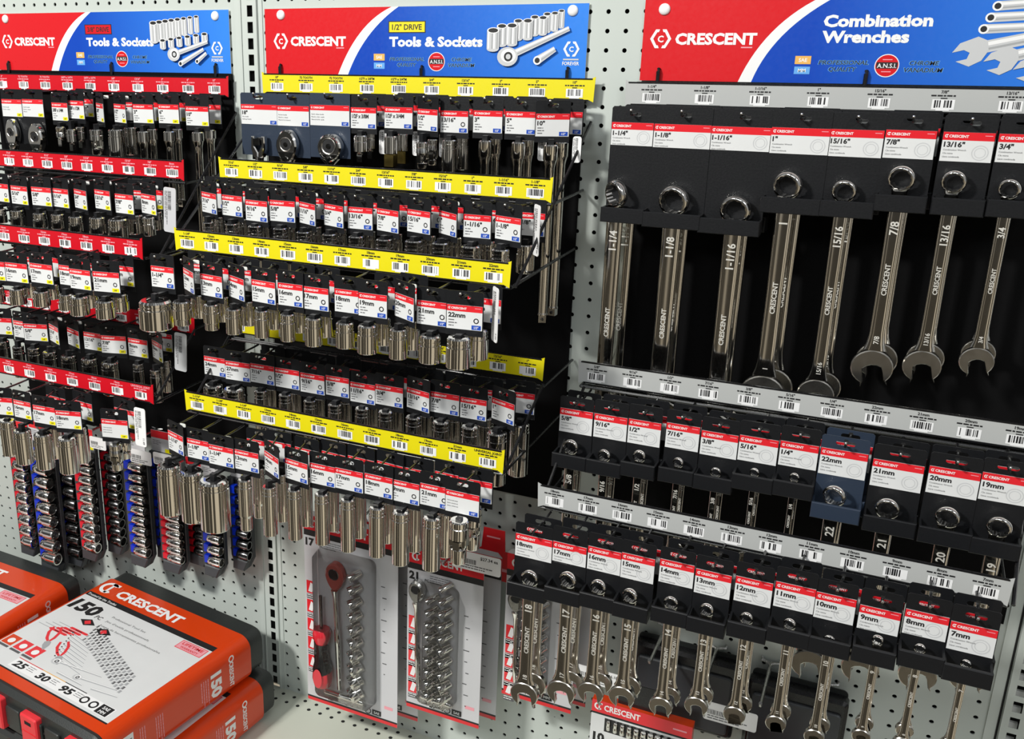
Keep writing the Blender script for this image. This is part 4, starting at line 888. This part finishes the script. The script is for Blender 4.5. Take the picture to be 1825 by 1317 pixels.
def kit(label, cx, cy, z, rz):
    W, H = 15.6, 3.6; yb, yf = 6.5, -7.0
    t = thing('tool_kit', label, 'tool kit', (cx, cy, z), rz=rz)
    # moulded case
    mb = MB()
    def slab(y0, y1, ins): mb.extr(rrect(-W/2+.25+ins, W/2-.25-ins, .12+ins*.5, H-.12-ins*.5, .8), y0, y1, 'kit_black', ch=.0)
    mb.extr(rrect(-W/2+.15, W/2-.15, .1, H-.08, .9), -7.55, 7.3, 'kit_black', ch=.35)
    mb.extr(rrect(-W/2+.15, W/2-.15, .1, H-.08, .9), 7.3, 7.9, 'kit_black'); 
    mb.T = Matrix.Rotation(math.pi, 4, 'Z'); mb.extr(rrect(-W/2+.2, W/2-.2, .15, H-.12, .9), -8.3, -7.8, 'kit_black', ch=.3); mb.T = None
    for x in (-6.6, -4.1, -1.7, .6, 2.4, 4.6): mb.extr(rrect(x, x+1.5, .9, 2.5, .2, 3), -7.78, -7.5, 'kit_black', ch=.06)
    mb.box(-7.2, 7.2, -7.64, -7.5, 1.72, 1.86, 'hole_dark')
    mb.build('case', t, smooth=40)
    for x in (1.1, -2.7, 5.6):
        mb = MB(); mb.extr(rrect(x-.85, x+.85, .5, 2.9, .15, 3), -8.05, -7.55, 'kit_red', ch=.1); mb.box(x-.32, x+.32, -8.07, -8.0, 2.25, 2.5, 'hole_dark')
        mb.box(x-.7, x+.7, -8.08, -8.0, 1.6, 1.66, 'red'); mb.build('latch', t, smooth=40)
    # printed sleeve: a band round the case
    mb = MB(); o = rrect(-W/2, W/2, .0, H, .95, 7); n = len(o)
    ya = [yb, yf]
    vs = [(x, y, q) for y in ya for x, q in o]; ii = rrect(-W/2+.06, W/2-.06, .06, H-.06, .9, 7)
    vs += [(x, y, q) for y in ya for x, q in ii]
    fs = []
    for i in range(n):
        j = (i+1) % n; fs += [(i, j, n+j, n+i), (2*n+i, 3*n+i, 3*n+j, 2*n+j), (n+i, n+j, 3*n+j, 3*n+i), (i, 2*n+i, 2*n+j, j)]
    mb.add(vs, fs, 'kit_orange')
    mb.T = TOP(H); y = -.008; xl, xr = -7.0, 6.75; pt, pb = 3.65, -6.0
    mb.quad(xl, xr, pb, pt, y, 'paper'); mb.quad(xl, xr, pt, pt+.55, y, 'ink'); mb.quad(xl, xr, pb-.14, pb, y, 'ink')
    mb.text('Trusted by the Trades', xl+.1, pt+.14, .26, y-.004, 'white', bold=.01)
    card_logo(mb, -6.9, 4.7, 1.25, 0.01, y); mb.quad(-5.3, -5.28, 4.75, 4.76, y, 'kit_orange')
    mb.text('CRESCENT', -4.9, 4.75, .95, y-.004, 'white', w=7.0, bold=.042)
    mb.text('150', xl+.15, 1.75, 1.3, y-.004, 'ink', w=3.0, bold=.05, shear=.12); mb.text('PC', xl+3.25, 1.75, .42, y-.004, 'ink', bold=.02, shear=.12)
    for k, s in enumerate(['Professional Tool Set', "Jeu d'outils professionnels", 'Juego de herramientas profesionales']): mb.text(s, -2.6, 2.5-.62*k, .22, y-.004, 'ink', w=[3.6, 4.6, 6.4][k])
    mb.quad(4.0, 6.5, 2.55, 3.55, y-.003, 'kit_red'); mb.quad(4.06, 6.44, 2.61, 3.49, y-.006, 'pink_print')
    mb.text('LIFETIME', 5.25, 3.08, .30, y-.01, 'red', w=2.0, align='c', bold=.02); mb.text('WARRANTY', 5.25, 2.70, .22, y-.01, 'red', w=1.7, align='c', bold=.02)
    pliers(mb, -3.9, -2.4, .9, 150, y-.012); pliers(mb, -1.7, -3.1, .85, 140, y-.014)
    for k in range(4):
        bx, bz = -5.3+.42*k, -1.15+.30*k
        mb.pxz([(bx, bz), (bx+1.7, bz+.02), (bx+1.85, bz+.14), (bx+1.7, bz+.26), (bx, bz+.24), (bx-.1, bz+.12)], y-.004-.002*k, 'kit_red'); mb.quad(bx+.5, bx+1.2, bz+.08, bz+.16, y-.007-.002*k, 'ink')
        mb.quad(bx-1.35, bx-.08, bz+.09, bz+.15, y-.004, 'grey_print')
    for x, q in ((-3.6, 1.05), (-1.6, .85)): mb.pxz([(x-.8, q), (x, q-.45), (x+.8, q), (x, q+.45)], y-.004, 'ink'); mb.pxz([(x-.35, q), (x, q-.3), (x+.35, q), (x, q+.3)], y-.007, 'kit_red')
    rd = random.Random(5)
    for r in range(5):
        for k in range(20):
            sx, sy = -2.6+k*.36+.12*r, .35-.16*k*.9-.42*r+.9
            w_ = .17+.003*k; mb.quad(sx, sx+w_, sy-.30, sy, y-.004-.001*r, 'ink' if k < 6 and r < 3 else ('grey_print' if (k+r) % 2 else 'ink_soft'))
            mb.quad(sx+.03, sx+.07, sy-.28, sy-.04, y-.010, 'light_print')
    for k in range(9): pic_bar(mb, (-3.4+.16*k, -.5-.33*k), (-.9+.25*k, -.9-.33*k), .22, .14, y-.004)
    for a, b, hd in (((-1.5, -3.5), (2.6, -2.9), .42), ((1.2, -3.9), (4.6, -3.3), .36), ((-.4, -4.3), (2.2, -4.3), .0), ((3.0, -4.2), (5.2, -3.8), .0)): pic_bar(mb, a, b, .26, .18, y-.006, hole=False, head=hd)
    for k in range(3): mb.quad(-6.9+1.35*k, -5.8+1.35*k, -4.2, -3.1, y-.004, 'kit_red' if k else 'kit_orange'); mb.disc(-6.3+1.35*k, -3.7, .3, y-.008, 'white', 12); mb.quad(-6.9+1.35*k, -5.8+1.35*k, -4.5, -4.28, y-.004, 'ink_soft')
    mb.quad(-4.0, 6.2, -5.75, -4.75, y-.003, 'white')
    for a, b, c in ((-4.0, -1.4, 'red'), (-1.4, 1.0, 'sae_orange'), (1.0, 3.2, 'ink')): mb.quad(a, b, -4.75, -4.68, y-.004, c)
    for s, x in (('25', -3.8), ('30', -1.3), ('95', 1.2)): mb.text(s, x, -5.55, .62, y-.008, 'ink', w=1.2, bold=.04, shear=.12); word_bars(mb, x+1.35, -4.95, y-.008, [.7, .6, .7], h=.05, gap=.18)
    for x in (3.6, 4.5): mb.ringxz(x, -5.25, .22, .36, y-.008, 'ink', 18)
    mb.quad(5.0, 6.1, -5.70, -4.80, y-.008, 'ink'); mb.text('SAE', 5.55, -5.2, .28, y-.012, 'white', align='c', bold=.02); mb.text('MM', 5.55, -5.6, .28, y-.012, 'white', align='c', bold=.02)
    mb.T = SIDE(W/2); y = -.008
    mb.text('150', -2.75, 2.35, 1.0, y, 'white', w=1.95, bold=.05)
    word_bars(mb, -2.7, 2.05, y, [2.0, 1.8, 2.1, 1.6], h=.07, gap=.22, m='pink_print')
    mb.text('CRESCENT', -2.75, 4.2, .42, y, 'white', w=2.0, bold=.03); mb.ringxz(-3.0, 4.42, .17, .28, y, 'white', 14)
    word_bars(mb, -2.6, -2.3, y, [1.9, 2.0, 1.7, 2.0], h=.06, gap=.2, m='pink_print'); word_bars(mb, -2.6, -3.9, y, [1.9, 1.6, 2.0], h=.06, gap=.2, m='pink_print')
    mb.quad(-2.75, -.75, -6.8, -4.9, y, 'white'); barcode(mb, -1.75, -5.0, 1.6, .5, y-.003, seed=3)
    for k in range(3): word_bars(mb, -2.6, -5.7-.36*k, y-.004, [1.6, 1.5], h=.05, gap=.13)
    mb.T = None
    mb.build('printed_sleeve', t, smooth=50)
    return t
kit('orange-sleeved 150 piece tool kit, upper one of the front stack', -30.8, -9.9, -46.66, -7.5)
kit('orange-sleeved tool kit underneath the front stack, its right end showing', -29.8, -10.0, -50.28, -6)
kit('orange-sleeved tool kit at the left picture edge, cut off by it', -47.5, -11.3, -46.66, -2)
kit('tool kit hidden under the one at the left picture edge', -47.5, -11.3, -50.28, -2)

# ------------------------------------------------------------------ socket rails on pegboard hooks
def hook(label, x, y0, z, L):
    t = thing('pegboard_hook', label, 'hook', (x, 0, z)); mb = MB()
    for s in (-.5, .5): mb.tube([(s, .25, .12), (s, -.05, .12), (s, -.16, .0), (0, -.22, -.1)], .085, 'zinc')
    mb.tube([(0, -.2, .0), (0, -.2, -1.1), (0, -.02, -1.2)], .085, 'zinc')
    mb.tube([(0, -.2, -.05), (0, -L+.2, -.02), (0, -L, .28)], .10, 'zinc')
    mb.build('wire', t, smooth=50); return t
def rail(label, x, y, zt, zb, W, n, col, r0, r1, chrome='chrome'):
    """x = left edge, sockets lie across the tray"""
    t = thing('socket_rail', label, 'socket rail', (x+W/2, y, zb), group='socket rails hanging on the pegboard'); H = zt-zb
    mb = MB(); w2 = W/2
    mb.extr([(-w2, .95), (-w2+.35, .05), (w2-.55, 0), (w2-.1, .9), (w2-.1, H), (-w2, H)], -.15, .25, 'tray_grey', ch=.08)
    mb.extr([(-w2, .95), (-w2+.30, .2), (-w2+.45, 1.1), (-w2+.45, H), (-w2, H)], -.42, -.15, 'tray_grey', ch=.08)
    mb.extr([(-w2+.35, .05), (w2-.55, 0), (w2-.15, .9), (-w2+.4, .95)], -.75, -.15, 'tray_grey', ch=.08)
    mb.box(-w2+.42, w2-.12, -.22, -.14, .95, H-.2, 'rack_black'); mb.build('tray', t)
    mb = MB(); mb.box(-w2+.1, w2-.2, -.08, .0, H-.1, H+1.7, 'card_silver'); mb.quad(-w2+.1, w2-.2, H+1.1, H+1.7, -.09, 'red_header')
    mb.quad(w2-.8, w2-.25, H, H+.3, -.09, 'tag_yellow'); word_bars(mb, -w2+.25, H+.9, -.09, [.7, .8, .6]); mb.build('hang_tag', t)
    step = (H-1.3)/n
    for k in range(n):
        z = H-.35-step*(k+.5); f = (k+.5)/n; r = r0+(r1-r0)*f
        c = MB(); c.box(-w2+.40, -w2+.40+.20*W, -.66, -.2, z-step*.34, z+step*.34, col); c.build('clip', t)
        s = MB(); xa = -w2+.50+.20*W; Ls = W*.53
        s.lathe([(r*.5, xa), (r*.84, xa+.0), (r*.9, xa+.05), (r*.9, xa+Ls*.25), (r*.82, xa+Ls*.27), (r*.82, xa+Ls*.34), (r, xa+Ls*.37), (r, xa+Ls-.06), (r*.9, xa+Ls), (r*.72, xa+Ls), (r*.70, xa+Ls-.3)], c=(0, -.30-r*.9, z), axis='x', seg=18, m=chrome)
        s.lathe([(r*.71, xa+Ls-.28), (.001, xa+Ls-.3)], c=(0, -.30-r*.9, z), axis='x', seg=6, m='ink'); s.build('socket', t, smooth=40)
    return t
RAILS = [(-46.7, -2.5, -32.6, -42.8, 2.3, 9, 'clip_red', .44, .52, 'red-clipped socket rail, leftmost on the pegboard'),
    (-44.4, -2.6, -32.2, -43.7, 2.7, 9, 'clip_blue', .46, .56, 'large blue-clipped socket rail, second from the left'),
    (-39.7, -2.5, -31.9, -41.5, 2.3, 10, 'clip_red', .34, .46, 'red-clipped socket rail below the 18mm deep socket'),
    (-34.55, -2.5, -31.4, -40.7, 2.3, 9, 'clip_blue', .34, .42, 'blue-clipped socket rail alone between two gaps'),
    (-31.35, -2.5, -33.0, -40.4, 2.4, 9, 'clip_red', .28, .36, 'red-clipped socket rail below the 1-1/16 inch deep socket'),
    (-27.3, -2.6, -32.0, -39.7, 2.0, 7, 'clip_blue', .30, .40, 'small blue-clipped socket rail below the 1-1/4 inch deep socket')]
for x, y, zt, zb, W, n, c, r0, r1, lab in RAILS:
    rail(lab, x, y, zt, zb, W, n, c, r0, r1)
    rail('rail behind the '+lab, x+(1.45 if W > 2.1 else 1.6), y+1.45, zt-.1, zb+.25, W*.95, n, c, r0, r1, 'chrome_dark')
    hook('steel peg hook of the '+lab, x+W/2+.3, 0, zt+1.35, 3.3)

# ------------------------------------------------------------------ blister packs
def blister(label, x, y, zb, W, H, num, n12, n5, ratchet_col, driver, cols, sae):
    t = thing('blister_pack', label, 'tool set', (x, y, zb), group='socket sets in blister packs')
    mb = MB(); mb.extr([(0, 0), (W, 0), (W, H-.3), (W-.3, H), (.3, H), (0, H-.3)], -.0, .05, 'card_silver'); yy = -.008
    mb.quad(0, W, .0, .26, yy, 'red'); mb.quad(0, W, .26, .40, yy, 'ink'); mb.quad(0, W, H-1.45, H-.35, yy, 'red_header'); mb.quad(0, W, H-1.9, H-1.45, yy, 'ink')
    card_logo(mb, .3, H-1.2, .5, W*.55, yy-.004)
    mb.text(num, .12, H-2.62, .55, yy-.004, 'ink', bold=.05); mb.text('PC', .12+len(num)*.5+.12, H-2.62, .2, yy-.004, 'ink', bold=.02)
    word_bars(mb, 1.6, H-2.1, yy-.004, [1.5, 1.6, 1.4, .9], h=.05, gap=.16)
    for k in range(4): mb.ringxz(.85, H-3.75-.42*k, .08, .14, yy-.004, 'ink', 12)
    z = H-5.4
    for k in range(5):
        mb.quad(.12, .85, z-1.0, z, yy-.004, 'red_header'); mb.quad(.12, .85, z-1.42, z-1.06, yy-.004, 'ink_soft'); mb.pxz([(.25, z-.85), (.45, z-.12), (.72, z-.3), (.55, z-.9)], yy-.008, 'white'); word_bars(mb, .15, z-1.1, yy-.008, [.6, .5], h=.06, gap=.16, m='white'); z -= 1.52*H/15.4
    mb.quad(1.6, W-2.1, .45, .95, yy-.003, 'white'); mb.text(n12, 1.7, .50, .34, yy-.008, 'ink', bold=.04); mb.text(n5, 3.1 if W > 6 else 2.5, .50, .34, yy-.008, 'ink', bold=.04)
    mb.disc(W-2.3, .68, .27, yy-.006, 'ink', 16); mb.disc(W-2.3, .68, .2, yy-.009, 'light_print', 16); mb.quad(W-1.95, W-1.25, .48, .90, yy-.006, 'ink'); mb.text(sae, W-1.6, .58, .2, yy-.01, 'white', align='c', bold=.02)
    mb.quad(W-1.0, W-.35, 1.25, 1.5, yy-.003, 'pink_print')
    for k in range(9): mb.quad(W-1.25+.1*(k % 3), W-.95+.12*(k % 2), H-4.4-.85*k, H-4.33-.85*k, yy-.003, 'ink_soft')
    mb.build('printed_card', t)
    s = W/7.1; hx, hz = (2.6*s, H-4.3) if driver else (.85, H-3.3)
    r = MB(); rx, rz = (.72, 1.05) if driver else (.55, .82)
    r.extr([(hx+rx*math.cos(a)*(1-.25*max(0, -math.sin(a))), hz+rz*math.sin(a)) for a in [2*math.pi*k/24 for k in range(24)]], -.62, -.1, ratchet_col, ch=.12)
    r.lathe([(rx*.58, -.63), (rx*.52, -.65), (rx*.48, -.62)], c=(hx, 0, hz+.25), axis='y', seg=20, m='chrome_dark'); r.lathe([(rx*.5, -.625), (.001, -.625)], c=(hx, 0, hz+.25), axis='y', seg=20, m='ink')
    r.loft([(hz-rz*.95, hx, .26, .2, -.5), (hz-rz*1.4, hx+.05, .16, .16, -.5), (hz-4., hx+.15, .15, .15, -.5), (hz-4.1, hx+.15, .2, .2, -.5), (hz-5.3, hx+.2, .2, .2, -.5), (hz-H*.58, hx+.28, .16, .16, -.5)], 'chrome', 12, 2.4)
    tag(r.build('ratchet', t, smooth=40), 'ratchet with a steel handle')
    if driver:
        d = MB(); d.tube([(1.55, -.55, 9.2), (1.57, -.55, 6.5)], .12, 'chrome_dark', 10)
        d.lathe([(.001, 6.62), (.55, 6.6), (.66, 6.35), (.66, 6.05), (.50, 5.6), (.40, 5.0), (.48, 4.3), (.70, 3.3), (.74, 2.7), (.62, 2.1), (.3, 1.9), (.001, 1.88)], c=(1.6, -.55, 0), seg=20, m='handle_red')
        d.lathe([(.505, 5.55), (.41, 5.0), (.49, 4.3), (.69, 3.5), (.70, 3.2)], c=(1.6, -.557, 0), seg=20, m='rack_black')
        d.pxz([(1.6+.36*math.cos(a), 3.0+.75*math.sin(a)) for a in [2*math.pi*k/18 for k in range(18)]], -1.30, 'handle_red')
        tag(d.build('screwdriver', t, smooth=50), 'red and black bit driver')
    for cx, n, z0, z1, r0, r1 in cols:
        for k in range(n):
            f = k/(n-1); zc = z0+(z1-z0)*f; q = r0+(r1-r0)*f; c = MB()
            c.T = Matrix.Translation((cx, -.62, zc)) @ Matrix.Rotation(math.radians(-48), 4, 'Z') @ Matrix.Rotation(math.radians(24), 4, 'X')
            c.lathe([(q*.72, .05), (q*.72, -.02), (q*.80, -.05), (q*.95, -.05), (q, .0), (q, .55), (q*.92, .6), (q*.92, .85), (q*.8, .92), (.001, .92)], axis='y', seg=20, m='chrome'); c.lathe([(q*.74, .04), (.001, .06)], axis='y', seg=6, m='ink')
            c.build('socket', t, smooth=40)
    e = MB(); e.lathe([(.001, 1.5*s), (.17, 1.52*s), (.2, 1.6*s), (.2, 2.6*s), (.24, 2.65*s), (.24, 2.8*s), (.2, 2.85*s), (.2, 4.5*s), (.15, 4.6*s), (.001, 4.6*s)], c=(.1, -.35, 1.45), axis='x', seg=14, m='chrome'); e.build('extension', t, smooth=40)
    # clear formed shell
    b = MB(); x0 = 1.05; x1 = W-1.6; z0, z1 = 1.2, H-2.5
    P = rrect(x0, x1, z0, z1, .5); Q = rrect(x0+.12, x1-.12, z0+.12, z1-.12, .4); n = len(P)
    vs = [(a, -.03, c) for a, c in P]+[(a, -.95, c) for a, c in Q]
    b.add(vs, [(i, (i+1) % n, n+(i+1) % n, n+i) for i in range(n)]+[tuple(n+i for i in range(n))], 'clear_film'); b.build('clear_shell', t)
    return t
S17 = [(3.85, 10, 11.2, 1.9, .30, .58)]
blister('17 piece socket set in a clear pack with a red and black driver, front one', -17.65, -4.0, -47.0, 7.2, 15.2, '17', '12', '5', 'ratchet_red', True, S17, 'SAE')
blister('17 piece socket set pack behind the front 17 piece one', -17.0, -2.0, -47.6, 7.2, 15.2, '17', '12', '5', 'ratchet_red', True, S17, 'SAE')
S21 = [(1.65, 9, 8.9, 1.7, .24, .44), (2.6, 10, 10.0, 1.7, .22, .42)]
blister('21 piece socket set in a clear pack, front one under the universal joint', -9.75, -4.0, -44.9, 5.3, 12.6, '21', '21', '4', 'zinc', False, S21, 'SAE')
blister('21 piece socket set pack behind the front 21 piece one', -9.2, -2.3, -45.2, 5.3, 12.6, '21', '21', '4', 'zinc', False, S21, 'SAE')
blister('25 piece socket set in a clear pack behind the 18mm wrench', -3.1, -3.6, -41.9, 4.6, 10.6, '25', '25', '4', 'zinc', False, [(1.35, 9, 7.6, 1.7, .2, .36), (2.15, 9, 7.9, 1.7, .2, .36)], 'MM')
blister('25 piece socket set pack behind the front 25 piece one', -2.6, -2.0, -42.3, 4.6, 10.6, '25', '25', '4', 'zinc', False, [(1.35, 9, 7.6, 1.7, .2, .36), (2.15, 9, 7.9, 1.7, .2, .36)], 'MM')
for x, z, w in ((-14.0, -32.3, 'pack with the red and black driver'), (-6.9, -32.8, 'pack below the right universal joint'), (-.6, -31.8, 'pack left of the 18mm wrench')): hook('steel peg hook carrying the '+w, x, 0, z, 5.0)

# ------------------------------------------------------------------ price tags and the things low on the right
def price_tag(label, x, y, z, w, h, price, rz=0., ry=0., vertical=False, paper='white'):
    t = thing('price_tag', label, 'price tag', (x, y, z), rz=rz, ry=ry)
    mb = MB(); mb.extr(rrect(-w/2, w/2, 0, h, min(.14, h*.2), 3), -.02, .02, paper); yy = -.026
    if vertical:
        M = Matrix.Translation((w/2, 0, h)) @ Matrix.Rotation(math.radians(90), 4, 'Y') @ Matrix.Translation((0, 0, -w)); mb.T = M; w, h, o = h, w, 0.
    else: o = -w/2
    if price: mb.text(price, o+w*.94, h*.70, h*.17, yy, 'ink', align='r', bold=.02)
    rd = random.Random(int(abs(x*7)+abs(z*3))); p = o+w*.08
    while p < o+w*.50:
        b = rd.choice([.02, .035, .05]); mb.quad(p, p+b, h*.36, h*.62, yy, 'ink'); p += b+rd.choice([.025, .04])
    word_bars(mb, o+w*.08, h*.30, yy, [w*.75, w*.6], h=h*.055, gap=h*.13, m='ink_soft', seed=3)
    mb.T = None
    mb.build('printed_face', t); return t
price_tag('tilted white barcode tag beside the second row of the left rack', -24.05, -8.3, -12.6, .92, 2.75, '', ry=4, vertical=True, paper='card_silver')
price_tag('grey barcode tag hanging right of the fourth row of left rack', -24.0, -8.2, -21.6, .95, 2.55, '', ry=4, vertical=True, paper='light_print')
price_tag('upright white price tag beside the bottom universal joint of left rack', -23.55, -13.0, -24.95, .85, 2.5, '11.49', ry=2, vertical=True)
price_tag('white price tag left of the left rack universal joint', -35.75, -4.0, -30.9, 1.6, .95, '')
price_tag('white price tag right of the left rack universal joint', -31.65, -4.0, -31.3, 2.0, 1.1, '')
price_tag('small white barcode tag above the second blue socket rail', -29.6, -4.0, -31.0, 1.7, .95, '')
price_tag('narrow white tag at the right end of the centre third row', -1.15, -12.6, -15.3, .8, 2.7, '7.99', rz=-50, vertical=True)
price_tag('narrow white tag at the right end of the centre second row', -.80, -8.0, -11.9, .8, 2.6, '12.49', rz=-50, vertical=True)
price_tag('white shelf label reading $27.34 under the right universal joint', -4.5, -5.3, -32.5, 3.2, 1.25, '$27.34 ea')
price_tag('white shelf label starting 27650 behind the 16mm and 15mm wrenches', 3.1, -4.3, -38.75, 2.9, 1.1, '$26.18')
price_tag('white barcode shelf label under the 12mm wrench', 10.9, -4.6, -38.7, 2.9, 1.2, '')
hook('steel peg hook right of the 15mm wrench with bare prongs', 6.2, 0, -36.0, 4.8)
hook('steel peg hook between the 13mm and 12mm wrenches', 9.3, 0, -36.6, 4.8)
hook('steel peg hook left of the 11mm wrench', 12.4, 0, -36.7, 5.0)
hook('long steel peg hook behind the 10mm wrench', 15.6, 0, -37.1, 5.6)
def small_box(label, x, y, z, W, H, D, num):
    t = thing('socket_rail_box', label, 'boxed sockets', (x, y, z))
    mb = MB(); mb.box(0, W, 0, D, 0, H, 'kit_orange'); yy = -.008
    mb.quad(0, W, H-.85, H, yy, 'red_header'); mb.quad(0, W, H-.98, H-.85, yy, 'ink'); mb.quad(0, W, 0, H-.98, yy, 'paper')
    card_logo(mb, .15, H-.62, .42, 2.2, yy-.004); mb.quad(W-1.1, W-.3, H-.5, H-.4, yy-.004, 'pink_print')
    mb.quad(.85, W-.55, H-2.1, H-1.12, yy-.003, 'rack_black'); mb.text(num, .2, H-2.9, .6, yy-.004, 'ink', bold=.05); word_bars(mb, 1.5, H-2.5, yy-.004, [2.2, 1.8])
    mb.build('carton', t)
    for k in range(10):
        s = MB(); r = .11+.013*k; s.lathe([(r*.8, 0), (r, -.05), (r, -.25), (r*.92, -.28), (r*1.1, -.34), (r*1.1, -.6-.02*k), (r*.8, -.64-.02*k)], c=(1.12+.44*k*(W/6.2), -.05-r*.6, H-1.22), seg=14, m='chrome', cap0=True); s.build('socket', t, smooth=40)
    mb = MB(); mb.box(W*.25, W*.75, D*.4, D*.4+.06, H, H+1.6, 'rack_black'); mb.build('hanger', t)
    return t
for n_, (x, z) in enumerate([(-12.4, -7.9), (-10.2, -7.9), (-8.5, -7.9), (-2.55, -7.8), (-.6, -7.8)]):
    price_tag('narrow white barcode tag in the top row, right of the %s' % ['first drive adapter', 'gold-tipped adapter', 'top universal joint', 'middle extension bar', 'longest extension bar'][n_], x, -2.4, z, .48, 1.4, '', vertical=True)
small_box('red and white box of ten sockets reading 10, below the 14mm wrench', 2.9, -4.0, -43.5, 6.0, 3.5, .7, '10')
small_box('red socket box at the lower edge below the barcode label', 9.9, -4.6, -45.1, 5.0, 3.6, .7, '10')
def clam(label, x, y, z, W, H):
    t = thing('clamshell_pack', label, 'tool pack', (x, y, z))
    mb = MB(); mb.extr(rrect(0, W, 0, H, .3, 4), -.9, -.1, 'rack_black', ch=.2); mb.extr(rrect(.3, W-.3, .4, H-.8, .2, 3), -1.1, -.88, 'tray_grey', ch=.08); mb.build('tray', t)
    mb = MB(); mb.extr(rrect(.1, W-.1, .1, H+.3, .3, 4), -.1, -.02, 'kit_black'); mb.build('backing_card', t); return t
clam('black moulded tool tray hanging behind the 14mm and 13mm wrenches', 4.6, -.4, -42.2, 6.2, 5.2)
clam('black moulded tool tray behind the 11mm and 10mm wrenches', 11.4, -.5, -43.4, 5.4, 6.0)
def tab_pack(label, x, y, z, W, H):
    t = thing('hang_pack', label, 'tool pack', (x, y, z)); mb = MB()
    mb.extr([(0, 0), (W, 0), (W, H*.55), (W*.62, H*.6), (W*.60, H), (W*.12, H), (W*.08, H*.6), (0, H*.55)], -.05, 0, 'red', ch=.02)
    mb.quad(W*.2, W*.5, H*.82, H*.85, -.058, 'pink_print'); mb.quad(W*.1, W*.9, H*.2, H*.26, -.058, 'pink_print'); mb.build('red_card', t); return t
tab_pack('dark red hang card with a tab, behind the $27.34 label', -5.6, -2.2, -34.6, 3.0, 3.6)
tab_pack('dark red hang card directly left of the 18mm wrench card', -2.6, -2.6, -33.6, 2.6, 2.9)
